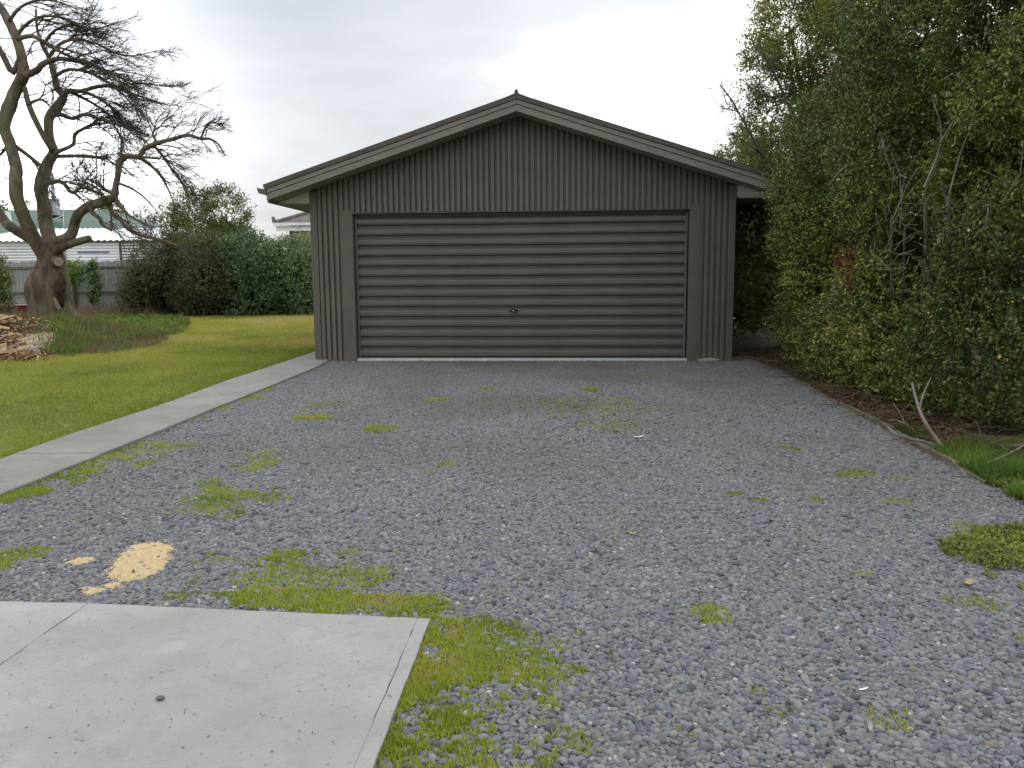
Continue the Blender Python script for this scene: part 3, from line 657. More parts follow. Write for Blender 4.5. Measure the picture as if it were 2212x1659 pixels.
for (x0, y0, rx, ry, de, hh) in moss:
    n = int(rx * ry * 3.14 * 52000 * de) + 80
    r_ = np.sqrt(N.random(n)) * 1.45; a = N.uniform(0, 6.283, n); x_ = x0 + rx * r_ * np.cos(a); y_ = y0 + ry * r_ * np.sin(a)
    keep = fbm(x_ * 7, y_ * 7, 31, 5) + .62 * (fbm(x_ * 36, y_ * 36, 5, 3) - .5) + .06 * (N.random(n) - .5) > .335 + .19 * r_ ** 2 + .10 * max(0, 1 - de) - .07 * max(0, de - 1)
    keep &= on_gravel(x_, y_, -.02)
    x_, y_ = x_[keep], y_[keep]
    PP.append(np.stack([x_, y_, np.full(len(x_), .009)], 1)); HH.append(hh * .62 * N.uniform(.4, 1.5, len(x_)))
    TT.append(np.clip(fbm(x_ * 5, y_ * 5, 77, 3) * 1.1 + N.normal(0, .13, len(x_)), 0, 1))
n = 9000; x_ = N.uniform(-6, 3.2, n); y_ = N.uniform(1.8, 11.5, n); k = on_gravel(x_, y_) & (fbm(x_ * 2.2, y_ * 2.2, 41, 4) > .56)
PP.append(np.stack([x_[k], y_[k], np.full(k.sum(), .004)], 1)); HH.append(.018 * N.uniform(.5, 1.5, k.sum())); TT.append(np.clip(N.normal(.45, .2, k.sum()), 0, 1))
PP, HH, TT = np.concatenate(PP), np.concatenate(HH), np.concatenate(TT)
v, f, t = blades(PP, HH + .008, .0052 + .0008 * PP[:, 1] * .6, N.uniform(.2, .95, len(PP)), TT, N)
stuff(link('moss', arr_mesh('moss', v, f, M['moss'], t)), 'bright green moss and short grass growing through the gravel')

# ------------------------------------------------------------------ sawdust spilled on the gravel
def poly_inside(xx, yy, poly):
    d = np.full(xx.shape, 1e9)
    for i in range(len(poly)):
        a, b = np.array(poly[i][:2]), np.array(poly[(i + 1) % len(poly)][:2]); e_ = b - a
        t = np.clip(((xx - a[0]) * e_[0] + (yy - a[1]) * e_[1]) / (e_ @ e_), 0, 1)
        d = np.minimum(d, np.hypot(xx - a[0] - t * e_[0], yy - a[1] - t * e_[1]))
    return np.where(inpoly(xx, yy, poly), d, -d)
def sawdust(label, outline, seed, hgt_=.02, n=110, group='sawdust spilled on the gravel'):
    poly = [G(a, b)[:2] for a, b in outline]; xs = [p[0] for p in poly]; ys2 = [p[1] for p in poly]; mg = .05; sc_ = 1.0 if n > 100 else .45
    xx, yy = np.meshgrid(np.linspace(min(xs) - mg, max(xs) + mg, n), np.linspace(min(ys2) - mg, max(ys2) + mg, n))
    d = poly_inside(xx, yy, poly) + sc_ * (.03 * (fbm(xx * 16, yy * 16, seed, 4) - .5) + .03 * (fbm(xx * 70, yy * 70, seed + 3, 2) - .5)) + (.004 if sc_ < 1 else 0)
    z = (.010 if sc_ == 1 else .015) + np.clip(d, -.05, .03) * hgt_ / .03 * .55 + .008 * (fbm(xx * 45, yy * 45, seed + 9, 3) - .5)
    V_ = np.stack([xx, yy, z], -1).reshape(-1, 3); i = np.arange(n * (n - 1)).reshape(n - 1, n)[:, :n - 1].ravel()
    Q = np.stack([i, i + 1, i + n + 1, i + n], 1); ok = (d.ravel()[Q] > -.004).any(1)
    Q = Q[ok]; used = np.unique(Q); mp_ = -np.ones(len(V_), int); mp_[used] = np.arange(len(used))
    root = link('sawdust_patch', arr_mesh('sawdust_patch', V_[used], mp_[Q], M['sawdust'], smooth=True)); tag(root, label, 'sawdust', group)
    ar = (max(xs) - min(xs)) * (max(ys2) - min(ys2)); k = int(9000 * ar) + 120
    px_ = N.uniform(min(xs) - mg, max(xs) + mg, k); py_ = N.uniform(min(ys2) - mg, max(ys2) + mg, k); dd = poly_inside(px_, py_, poly); kk = (dd > -.05) & (N.random(k) < np.exp(np.minimum(dd, 0) / .018))
    px_, py_ = px_[kk], py_[kk]; k = len(px_)
    P = np.stack([px_, py_, N.uniform(.016, .026, k)], 1)
    v, f = leaf_quads(P, N.normal(0, 1, (k, 3)) * [1, 1, .25], np.tile([0, 0, 1.0], (k, 1)) + N.normal(0, .4, (k, 3)), N.uniform(.004, .010, k), N.uniform(.003, .006, k))
    stuff(link('flakes', arr_mesh('flakes', v, f, M['chip'], np.clip(N.normal(.9, .12, k), 0, 1)), root))
sawdust('largest pale tan sawdust patch on the gravel behind the concrete slab', [(220, 1255), (243, 1222), (260, 1203), (280, 1184), (330, 1176), (382, 1184), (372, 1209), (356, 1234), (322, 1258), (262, 1266)], 3)
sawdust('small thin sawdust streak left of the big sawdust patch', [(143, 1222), (168, 1214), (198, 1212), (203, 1219), (165, 1226)], 8, .014, 50)
sawdust('small sawdust spot touching the slab edge near its joint', [(176, 1277), (198, 1274), (222, 1277), (222, 1285), (196, 1290)], 12, .014, 50)
sawdust('tiny sawdust dab just below the big sawdust patch', [(228, 1273), (246, 1266), (264, 1267), (262, 1275), (240, 1278)], 15, .014, 40)

# ------------------------------------------------------------------ bits lying about
def pebble_at(u, v, z, s, mat, name, label, cat):
    p = G(u, v, z); V_ = IV * np.array([s * 1.1, s * .9, s * .62]) * (1 + .09 * np.sin(IV[:, [1, 2, 0]] * 2.7 + 1)) + np.array([p.x, p.y, z + s * .55])
    return tag(link(name, arr_mesh(name, V_, IF, mat, np.full(len(IF), .3), smooth=True)), label, cat)
pebble_at(346, 1512, SZ, .011, M['pebble'], 'pebble', 'lone dark pebble lying on the concrete slab', 'pebble')
pebble_at(1010, 1068 - 10, .012, .016, M['pebble'], 'pebble', 'single larger pale pebble on the gravel right of the slab', 'pebble')
def scrap(name, u, v, z, ln_, wd_, ang, mat, label, cat, curl=.012):
    p = G(u, v, z); n = 6; mm = MB(); vs = []
    for i in range(n + 1):
        t = i / n - .5; ww = wd_ * (.5 - .42 * abs(2 * t) ** 2.2)
        for sg in (-1, 0, 1):
            x_, y_ = t * ln_, sg * ww; ca, sa_ = math.cos(ang), math.sin(ang)
            vs.append((p.x + x_ * ca - y_ * sa_, p.y + x_ * sa_ + y_ * ca, z + curl * (4 * t * t) + (.004 if sg else 0) + .002))
    mm.add(vs, [(3 * i + k, 3 * i + 3 + k, 3 * i + 4 + k, 3 * i + 1 + k) for i in range(n) for k in (0, 1)])
    return tag(mm.build(name, mat, smooth=True), label, cat)
M['leafbrown'] = noisy('brown leaf', (0.09, 0.045, 0.04), (0.15, 0.08, 0.06), 30, .7)
M['leaftan'] = noisy('tan leaf', (0.30, 0.21, 0.12), (0.42, 0.31, 0.18), 30, .7)
M['paper'] = noisy('pale scrap', (0.6, 0.6, 0.58), (0.7, 0.7, 0.68), 30, .7)
scrap('fallen_leaf', 1315, 1416, .022, .034, .018, .6, M['leafbrown'], 'dark reddish leaf lying on gravel right of the slab', 'leaf')
scrap('fallen_leaf', 1367, 1154, .02, .05, .02, -.3, M['leaftan'], 'tan curled leaf on the middle of the gravel', 'leaf')
scrap('fallen_leaf', 2100 - 10, 1262, .02, .07, .03, .5, M['leaftan'], 'brown leaf at the edge of the low weeds', 'leaf')
scrap('wood_chip', 1880, 1570 + 4, .024, .055, .012, 1.2, M['cutgrey'], 'pale wood splinter near the mossy patch at the bottom', 'wood chip', .002)
scrap('wood_chip', 1865, 1512 - 20, .024, .04, .009, .4, M['paper'], 'thin white splinter lying on the gravel', 'wood chip', .002)
scrap('paper_scrap', 1378, 945, .022, .10, .03, .1, M['paper'], 'white scrap lying on the gravel before the garage', 'paper')
# brown litter scattered on the gravel before the garage
k = 420; u_ = N.normal(1330, 170, k); v_ = np.clip(N.normal(890, 38, k), 815, 1010); P = np.array([G(a, b, .02)[:] for a, b in zip(u_, v_)])
v, f = leaf_quads(P, N.normal(0, 1, (k, 3)) * [1, 1, .12], np.tile([0, 0, 1.0], (k, 1)) + N.normal(0, .25, (k, 3)), N.uniform(.02, .07, k), N.uniform(.005, .022, k))
stuff(link('leaf_debris', arr_mesh('leaf_debris', v, f, M['dead'], N.uniform(.2, 1, k))), 'brown and tan leaf scraps scattered on the gravel')
k = 900; x_ = N.uniform(-5, 3.3, k); y_ = N.uniform(1.9, 11.7, k); kk = on_gravel(x_, y_) & (fbm(x_ * .8, y_ * .8, 63, 3) > .42); x_, y_ = x_[kk], y_[kk]; k = len(x_)
v, f = leaf_quads(np.stack([x_, y_, N.uniform(.014, .022, k)], 1), N.normal(0, 1, (k, 3)) * [1, 1, .1], np.tile([0, 0, 1.0], (k, 1)) + N.normal(0, .3, (k, 3)), N.uniform(.012, .05, k), N.uniform(.002, .012, k))
stuff(link('gravel_debris', arr_mesh('gravel_debris', v, f, M['dead'], N.uniform(.05, 1, k))), 'scattered brown bits and straw on the gravel')
k = 130; u_ = N.uniform(0, 860, k); v_ = N.uniform(1320, 1655, k); P = np.array([G(a, b, SZ + .002)[:] for a, b in zip(u_, v_)]); P = P[inpoly(P[:, 0], P[:, 1], SLAB_POLY)]; k = len(P)
v, f = leaf_quads(P, N.normal(0, 1, (k, 3)) * [1, 1, .02], np.tile([0, 0, 1.0], (k, 1)), N.uniform(.003, .016, k), N.uniform(.0015, .004, k))
stuff(link('slab_debris', arr_mesh('slab_debris', v, f, M['dead'], N.uniform(.0, .5, k))), 'tiny dark specks lying on the slab')
# flat stone at the garage corner
p = at(1540, 788, 11.55); V_ = IV * np.array([.17, .07, .035]) * (1 + .12 * np.sin(IV[:, [1, 2, 0]] * 3 + 2)) + np.array([p.x, 11.76, .03])
tag(link('stone', arr_mesh('stone', V_, IF, M['cutgrey'], np.full(len(IF), .5), smooth=True)), 'flat stone at the foot of the garage right corner', 'stone')

# ------------------------------------------------------------------ timber edging and sticks on the right
te = thing('timber_edging', 'weathered timber edging boards between gravel and hedge', 'garden edging')
pts = [G(1754, 843), G(1808, 876), G(1825, 885), G(1928, 936), G(1974, 968), G(2070, 1017), G(2131, 1051)]
for a, b, hh in ((pts[0], pts[1], .03), (pts[2], pts[3], .055), (pts[3] + (pts[4] - pts[3]) * .12, pts[4], .04), (pts[4] + (pts[5] - pts[4]) * .05, pts[5], .055), (pts[5] + (pts[6] - pts[5]) * .06, pts[6], .03)):
    d = (b - a); nrm = Vector((-d.y, d.x, 0)).normalized() * .014; mm = MB()
    q = [a - nrm, b - nrm * .8, b + nrm, a + nrm]
    mm.prism([p_[:2] for p_ in q], lambda p_: Vector((p_[0], p_[1], -.04)), lambda p_: Vector((p_[0], p_[1], hh))); mm.build('board', M['timber'], te, bevel=.004)
def stick(label, pts_, r0, r1, mat='twig_pale', forks=(), name='fallen_branch'):
    n = len(pts_); rad = [r0 + (r1 - r0) * i / (n - 1) for i in range(n)]
    mm = MB(); mm.tube(smooth_pts(pts_, 3), np.interp(np.linspace(0, 1, (n - 1) * 3 + 1), np.linspace(0, 1, n), rad).tolist(), 7, rough=.12)
    for fk in forks: mm.tube(smooth_pts(fk, 3), np.linspace(r1 * 1.1, r1 * .5, (len(fk) - 1) * 3 + 1).tolist(), 6)
    return tag(mm.build(name, M[mat], smooth=True), label, 'branch', 'fallen branches below the hedge')
def smooth_pts(P, k):
    P = [Vector(p) for p in P]; o = []
    for i in range(len(P) - 1):
        p0, p1, p2, p3 = P[max(i - 1, 0)], P[i], P[i + 1], P[min(i + 2, len(P) - 1)]
        for j in range(k):
            t = j / k; o.append(.5 * ((2 * p1) + (p2 - p0) * t + (2 * p0 - 5 * p1 + 4 * p2 - p3) * t * t + (3 * p1 - p0 - 3 * p2 + p3) * t ** 3))
    o.append(P[-1]); return o
b0 = G(2043, 975, .02)
stick('tall pale bare stick leaning up into the hedge above the edging', [b0, at(2006, 924, b0.y + .12), at(1986, 885, b0.y + .2), at(1970, 827, b0.y + .35)], .015, .008, forks=([at(1986, 885, b0.y + .2), at(1995, 850, b0.y + .35), at(2012, 815, b0.y + .5)],))
stick('long pale branch lying along the timber edging', [G(2026, 963, .05), G(1996, 954, .06), G(1964, 948, .05), G(1937, 938, .06), G(1908, 914, .05)], .013, .007)
stick('short forked grey branch lying behind the edging', [G(1963, 921, .04), G(1940, 909, .06), G(1918, 907, .05)], .010, .006, forks=([G(1955, 915, .05), at(1945, 893, 6.75), at(1930, 871, 6.9)],))
stick('thin twig running down onto the gravel past the edging end', [G(2046, 980, .04), G(2066, 1005, .05), G(2087, 1027, .03), G(2060, 1028, .02)], .006, .004)
stick('pale branch lying on the green grass by the frame edge', [G(2160, 966, .05), G(2200, 962, .06), G(2260, 955, .05)], .014, .012)
stick('thin crooked branch below it on the green grass', [G(2120, 1005, .05), G(2170, 985, .08), G(2215, 960, .08), G(2260, 930, .1)], .009, .006, forks=([G(2150, 992, .07), G(2190, 1000, .05), G(2230, 1020, .06)],))
stick('thin pale stick lying on gravel near the weeds', [G(1962, 1035 + 60, .02), G(1990, 1105, .025), G(2010, 1112, .02)], .004, .003)

# litter and dry twigs under the hedge
k = 9000; y_ = N.uniform(4.6, 13.0, k); x_ = drive_right(y_) + np.abs(N.normal(0, .45, k)) + .01
P = np.stack([x_, y_, N.uniform(.01, .05, k)], 1)
v, f = leaf_quads(P, N.normal(0, 1, (k, 3)) * [1, 1, .3], np.tile([0, 0, 1.0], (k, 1)) + N.normal(0, .5, (k, 3)), N.uniform(.02, .05, k), N.uniform(.012, .028, k))
stuff(link('leaf_litter', arr_mesh('leaf_litter', v, f, M['dead'], np.clip(N.beta(1.6, 3.2, k), 0, 1))), 'brown leaf litter under the hedge')
mm = MB()
for i in range(620):
    y = R.uniform(5.2, 12.2); x0 = float(drive_right(y)) + abs(R.gauss(.12, .35)); p0 = Vector((x0, y, .02)); a = R.uniform(0, 6.28); l_ = R.uniform(.15, .55); up = R.uniform(.0, .45)
    d = Vector((math.cos(a), math.sin(a), up)).normalized(); p1 = p0 + d * l_ * .5 + Vector((0, 0, R.uniform(0, .05))); p2 = p0 + d * l_ + Vector((R.uniform(-.08, .08), R.uniform(-.08, .08), -.04))
    mm.tube([p0, p1, p2], [.004, .003, .0018], 3, cap=False)
stuff(mm.build('dry_twigs', M['twig_brown']), 'tangle of dry brown twigs along the foot of the hedge')

# low weeds and longer grass at the right edge
def weed_patch(name, label, cat, poly, n, leaf, hmax, mat, seed, as_stuff=False, group=None):
    r = np.random.default_rng(seed); xs = [p[0] for p in poly]; ys2 = [p[1] for p in poly]
    x_ = r.uniform(min(xs), max(xs), n); y_ = r.uniform(min(ys2), max(ys2), n); k = inpoly(x_, y_, poly) & (fbm(x_ * 5, y_ * 5, seed, 3) > .36)
    x_, y_ = x_[k], y_[k]; h = hmax * (.15 + fbm(x_ * 3, y_ * 3, seed + 2, 3)) * r.uniform(.2, 1, len(x_))
    C = np.stack([x_, y_, .01 + h * .5], 1); D = np.stack([r.normal(0, .5, len(x_)), r.normal(0, .5, len(x_)), np.ones(len(x_)) * .8], 1)
    V_, F_, T_ = shoots(C, D, 6, leaf, leaf * 1.6, fbm(x_ * 4, y_ * 4, seed + 5, 3), r, 1.0, .62)
    o = link(name, arr_mesh(name, V_, F_, mat, np.clip(T_, 0, 1)))
    if as_stuff: return stuff(o, label)
    return tag(o, label, cat, group)
P_ = lambda L_: [G(a, b)[:2] for a, b in L_]
weed_patch('edge_weeds', 'small leafy green weeds in the edge grass', 'weeds', P_([(2090, 975), (2150, 968), (2300, 960), (2400, 1130), (2240, 1100), (2150, 1055)]), 2600, .022, .06, M['weed'], 66, True)
weed_patch('weed_clump', 'low broad leaved green weeds spreading on the gravel at frame edge', 'weeds', P_([(2020, 1185), (2080, 1165), (2160, 1150), (2260, 1140), (2300, 1290), (2230, 1295), (2130, 1262), (2060, 1225)]), 1900, .020, .03, M['weedlow'], 61)
def grass_patch(name, label, poly, n, h, wd, mat, seed, ts=.5, zf=None):
    r = np.random.default_rng(seed); xs = [p[0] for p in poly]; ys2 = [p[1] for p in poly]
    x_ = r.uniform(min(xs), max(xs), n); y_ = r.uniform(min(ys2), max(ys2), n); k = inpoly(x_, y_, poly) & (fbm(x_ * 3, y_ * 3, seed, 3) > .34); x_, y_ = x_[k], y_[k]
    z = zf(x_, y_) if zf else np.full(len(x_), .012)
    v, f, t = blades(np.stack([x_, y_, z], 1), h * r.uniform(.4, 1.3, len(x_)) * (.5 + fbm(x_ * 2, y_ * 2, seed + 1, 3)), wd, r.uniform(.15, .9, len(x_)), np.clip(ts + (fbm(x_ * 2.5, y_ * 2.5, seed + 3, 3) - .5) * 1.1 + r.normal(0, .12, len(x_)), 0, 1), r)
    return stuff(link(name, arr_mesh(name, v, f, mat, t)), label)
grass_patch('edge_grass', 'bright green longer grass right of the timber edging', P_([(2010, 985), (2060, 965), (2130, 968), (2300, 955), (2480, 962), (2640, 1010), (2660, 1120), (2520, 1165), (2400, 1130), (2240, 1105), (2150, 1062), (2075, 1012)]), 100000, .075, .008, M['weed'], 63, .55)
grass_patch('edge_grass', 'thin green grass at the foot of the hedge', P_([(1925, 925), (1990, 935), (2010, 960), (1960, 945)]), 2500, .05, .006, M['weed'], 64, .4)

# ------------------------------------------------------------------ hedge
def lobes_shrub(center, r, z0, z1, n_lobe, seed, lob=(.42, .75)):
    rr = np.random.default_rng(seed); Ls = []
    for i in range(n_lobe):
        a = rr.uniform(0, 6.283); q = rr.uniform(-.95, .95); zc = (z0 + z1) / 2 + q * (z1 - z0) / 2 * .88
        wz = math.sqrt(max(0, 1 - abs(q) ** 3.2)) * .95; rad = rr.uniform(*lob)
        Ls.append((center[0] + math.cos(a) * max(r[0] * wz - rad * .55, 0), center[1] + math.sin(a) * max(r[1] * wz - rad * .55, 0), max(zc, z0 + rad * .5), rad))
    return np.array(Ls)
def shell_points(Ls, dens, rng, inner=(.72, 1.04), deep=.82):
    Cs, Ds = [], []
    for (x0, y0, z0, r_) in Ls:
        n = int(dens * 4 * 3.1416 * r_ * r_); d = unit(rng.normal(0, 1, (n, 3))); d[:, 2] *= .95
        rad = r_ * rng.uniform(*inner, n) * (1 + .22 * (vnoise(d[:, 0] * 3 + x0 * 5, d[:, 2] * 3 + d[:, 1] * 2.2 + z0, 5) - .5))
        p = np.array([x0, y0, z0]) + d * rad[:, None]
        dist = np.min([np.linalg.norm((p - L_[:3]), axis=1) / L_[3] + (1e9 if L_[0] == x0 and L_[2] == z0 else 0) for L_ in Ls], axis=0)
        k = (dist > deep) & (p[:, 2] > .06); Cs.append(p[k]); Ds.append(d[k])
    return np.concatenate(Cs), np.concatenate(Ds)
def shrub(name, label, cat, center, r, z0, z1, n_lobe, dens, leaf, mat, seed, group=None,  n_leaf=11, holes=(), gap=.0, stems=9, core=True, twigs=60, twigmat='twig_brown', tl=(.2, .6), shoot=.13, view_only=True, tint_mu=.45, extra=(), lob=(.42, .75), deep=.82, stem_r=.03, thin=False):
    rng = np.random.default_rng(seed); rd = random.Random(seed)
    root = thing(name, label, cat, (center[0], center[1], 0), 0, group); off = np.array([center[0], center[1], 0.0])
    Ls = lobes_shrub(center, r, z0, z1, n_lobe, seed, lob)
    if len(extra): Ls = np.concatenate([Ls, np.array(extra)])
    C, D = shell_points(Ls, dens, rng, deep=deep)
    if thin: k = (D[:, 0] < .3) | (rng.random(len(D)) < .3); C, D = C[k], D[k]       # the far side faces away from the drive
    if gap: k = fbm(C[:, 0] * 2.6 + C[:, 1] * 1.7, C[:, 2] * 2.6 + C[:, 1], seed, 3) > gap; C, D = C[k], D[k]
    for (hx, hy, hz, ha, hb, hc) in holes:
        k = ((C[:, 0] - hx) / ha) ** 2 + ((C[:, 1] - hy) / hb) ** 2 + ((C[:, 2] - hz) / hc) ** 2 > 1 + .5 * rng.normal(0, .6, len(C)); C, D = C[k], D[k]
    tn = np.clip(tint_mu + (fbm(C[:, 0] * 1.6 + C[:, 1] * 1.3, C[:, 2] * 1.6, seed + 1, 3) - .5) * 1.3 + rng.normal(0, .1, len(C)), 0, .9)
    D = unit(D + np.array([0, 0, .35]))
    parts = [shoots(C - off, D, n_leaf, leaf, shoot, tn, rng)]
    if core:
        n = int(2600 * len(Ls) / 20); q = Ls[rng.integers(0, len(Ls), n)]; d = unit(rng.normal(0, 1, (n, 3))); p = q[:, :3] + d * q[:, 3:4] * rng.uniform(.25, .8, (n, 1)) - off
        for (hx, hy, hz, ha, hb, hc) in holes:
            k = ((p[:, 0] + off[0] - hx) / ha) ** 2 + ((p[:, 1] + off[1] - hy) / hb) ** 2 + ((p[:, 2] - hz) / hc) ** 2 > 1; p, d = p[k], d[k]
        n = len(p); l_ = leaf * rng.uniform(1.6, 2.6, n); v_, f_ = leaf_quads(p, rng.normal(0, 1, (n, 3)), d + rng.normal(0, .4, (n, 3)), l_, l_ * .75); parts.append((v_, f_, np.clip(rng.normal(.3, .15, n), 0, .85)))
    fo = link('foliage', cat_mesh('foliage', parts, mat), root); stuff(fo)
    # stems
    mm = MB()
    for i in range(stems):
        L_ = Ls[rd.randrange(len(Ls))]; b = Vector((rd.uniform(-.3, .3) * r[0], rd.uniform(-.3, .3) * r[1], -.02)); e_ = Vector((L_[0] - off[0], L_[1] - off[1], L_[2])); mid = b.lerp(e_, .5) + Vector((rd.uniform(-.15, .15), rd.uniform(-.15, .15), .2))
        P2 = smooth_pts([b, mid, e_], 4); mm.tube(P2, np.linspace(stem_r, .008, len(P2)).tolist(), 6, rough=.1)
    st_ = mm.build('stem', M['stem'], root, smooth=True)
    if twigs:
        mm = MB()
        for i in range(twigs):
            j = rd.randrange(len(C)); p0 = Vector(C[j] - off); d = Vector(D[j]); d = (d + Vector((rd.uniform(-.5, .5), rd.uniform(-.5, .5), rd.uniform(.0, .9)))).normalized(); l_ = rd.uniform(*tl)
            p0 = p0 - d * l_ * .6; p1 = p0 + d * l_ * .55 + Vector((rd.uniform(-.04, .04),) * 3); p2 = p1 + (d + Vector((rd.uniform(-.4, .4), rd.uniform(-.4, .4), .1))).normalized() * l_ * .5
            mm.tube([p0, p1, p2], [.005, .0038, .0022], 3, cap=False)
            if rd.random() < .6: mm.tube([p1, p1 + (d + Vector((rd.uniform(-.8, .8), rd.uniform(-.8, .8), .2))).normalized() * l_ * .35], [.003, .0018], 3, cap=False)
        stuff(mm.build('twigs', M[twigmat], root))
    return root, Ls
HG = 'overgrown hedge shrubs right of the driveway'
holes1 = [(3.72, 7.0, 1.70, .34, .42, .50), (3.62, 7.75, 1.5, .22, .32, .34), (3.9, 7.0, 2.35, .2, .3, .3)]
hs1, _ = shrub('hedge_shrub', 'tall dense green hedge shrub at the frame edge with bare cut stems', 'shrub', (4.78, 6.55), (1.28, 1.25), .12, 5.3, 56, 430, .034, M['hedge'], 201, HG, thin=True, lob=(.26, .62), n_leaf=9, holes=holes1, stems=12, twigs=70, extra=[(3.85, 6.3, .55, .5), (3.8, 7.0, .5, .5), (3.95, 5.8, .6, .5), (4.0, 6.6, .95, .6)])
hs2, _ = shrub('hedge_shrub', 'dense green hedge shrub with rusty dead leaves on its face', 'shrub', (4.68, 8.5), (1.32, 1.3), .15, 5.1, 56, 390, .034, M['hedge'], 202, HG, thin=True, lob=(.26, .62), n_leaf=9, holes=holes1, stems=10, twigs=70, extra=[(3.75, 7.8, .5, .48), (3.72, 8.6, .45, .45), (3.75, 8.2, .95, .55), (3.75, 9.2, .55, .5)])
hs3, _ = shrub('hedge_shrub', 'rounded green hedge shrub leaning towards the garage corner', 'shrub', (4.62, 10.35), (1.3, 1.4), .18, 3.7, 44, 340, .034, M['hedge'], 203, HG, thin=True, lob=(.26, .62), n_leaf=9, stems=9, twigs=90, extra=[(3.75, 10.6, 2.3, .5), (3.85, 9.9, 1.2, .55), (3.9, 10.6, 1.6, .55), (3.95, 9.6, 2.4, .6), (3.8, 9.9, .55, .5), (3.85, 10.6, .6, .5)])
hs4, _ = shrub('hedge_tree', 'loose yellowing tree behind the hedge with sky showing through', 'tree', (5.35, 13.4), (1.55, 1.6), 2.2, 6.05, 40, 190, .045, M['loose'], 204, None, n_leaf=8, gap=.465, core=False, stems=26, twigs=260, twigmat='twig', deep=.5, shoot=.2, stem_r=.06, extra=[(4.0, 12.8, 3.2, .5), (4.1, 12.9, 3.9, .5), (4.35, 12.6, 4.6, .5), (4.3, 12.9, 2.7, .5)])
mm = MB()
for P_b, r_b in (([(1700, 420, 12.6), (1655, 350, 12.4), (1610, 270, 12.3), (1580, 215, 12.3), (1556, 186, 12.3)], .022), ([(1850, 260, 12.6), (1830, 160, 12.6), (1800, 60, 12.6), (1770, -20, 12.6)], .05), ([(1760, 420, 12.7), (1745, 320, 12.6), (1705, 230, 12.5), (1668, 150, 12.4), (1640, 105, 12.4)], .035), ([(1900, 300, 12.8), (1880, 150, 12.7), (1860, 20, 12.7), (1840, -60, 12.7)], .05), ([(1640, 330, 12.4), (1600, 300, 12.3), (1578, 290, 12.3)], .01), ([(1605, 262, 12.3), (1590, 240, 12.2), (1560, 232, 12.2)], .009), ([(1690, 200, 12.4), (1660, 210, 12.3), (1625, 190, 12.2), (1600, 200, 12.2)], .012)):
    P2 = smooth_pts([at(*q) - Vector(hs4.location) for q in P_b], 4); mm.tube(P2, np.linspace(r_b, r_b * .3, len(P2)).tolist(), 6)
    for q in P2[3:]:
        for k in range(4):
            d = Vector((R.gauss(-.3, .6), R.gauss(0, .5), R.gauss(.25, .6))).normalized(); l_ = R.uniform(.12, .38); q1 = q + d * l_ * .5; q2 = q1 + (d + Vector((R.gauss(0, .4), 0, R.gauss(.1, .4)))).normalized() * l_ * .5
            mm.tube([q, q1, q2], [.006, .0045, .003], 3, cap=False)
mm.build('branch', M['twig'], hs4, smooth=True)
hs5, _ = shrub('background_shrub', 'small leafy bush showing just above the garage right eave', 'shrub', (5.45, 18.6), (.95, 1.2), .8, 4.15, 16, 110, .06, M['hedge'], 205, None, n_leaf=8, stems=8, twigs=60, twigmat='twig', gap=.38, shoot=.2)
hs6, _ = shrub('hedge_shrub', 'shaded hedge shrub in the dark gap beside the garage wall', 'shrub', (4.75, 13.6), (1.05, 1.5),   .2, 3.2, 22, 120, .045, M['hedge'], 206, HG, n_leaf=8, stems=8, twigs=60)
hs7, _ = shrub('hedge_shrub', 'shaded hedge shrub farthest back beyond the garage gap', 'shrub', (4.5, 16.8), (1.3, 1.5), .1, 2.9, 20, 80, .06, M['hedge'], 207, HG, n_leaf=8, stems=8, twigs=40)
# bare cut stems and pale twigs inside the opening of the near shrub
rd = random.Random(5)
mm = MB()
for (u, v0, v1, Y_, r_) in ((2040, 660, 420, 6.95, .03), (2062, 640, 400, 7.05, .026), (2018, 600, 440, 7.0, .024), (2080, 740, 470, 6.85, .036), (1995, 620, 470, 7.25, .02), (1940, 650, 470, 7.7, .024), (1926, 600, 455, 7.75, .018), (1955, 640, 500, 7.65, .02)):
    b = at(u + rd.uniform(-8, 8), v0 + 60, Y_ + .25) - Vector(hs1.location); t_ = at(u + rd.uniform(-20, 20), v1, Y_ - .05) - Vector(hs1.location)
    P2 = smooth_pts([b, b.lerp(t_, .5) + Vector((rd.uniform(-.04, .04), rd.uniform(-.03, .03), 0)), t_], 3); mm.tube(P2, np.linspace(r_, r_ * .6, len(P2)).tolist(), 7, rough=.12)
    for k in range(rd.randint(2, 4)):
        q = P2[rd.randrange(2, len(P2))]; d = Vector((rd.uniform(-1, .5), rd.uniform(-1, .2), rd.uniform(-.1, 1))).normalized(); mm.tube([q, q + d * rd.uniform(.06, .2)], [r_ * .45, r_ * .3], 6)
mm.build('cut_stem', M['stem'], hs1, smooth=True)
mm = MB()
for i in range(60):
    u = rd.choice([rd.gauss(2045, 55), rd.gauss(1935, 30), rd.gauss(2040, 90)]); v_ = rd.gauss(480, 75); Y_ = 6.75 + (2045 - u) * .006 + rd.uniform(-.1, .25)
    p0 = at(u, v_, Y_) - Vector(hs1.location); d = Vector((rd.gauss(0, .8), rd.gauss(-.2, .5), rd.gauss(.35, .7))).normalized(); l_ = rd.uniform(.12, .5)
    p1 = p0 + d * l_ * .5; p2 = p1 + (d + Vector((rd.gauss(0, .35), rd.gauss(0, .3), rd.gauss(0, .3)))).normalized() * l_ * .5; mm.tube([p0, p1, p2], [.0045, .0035, .002], 4, cap=False)
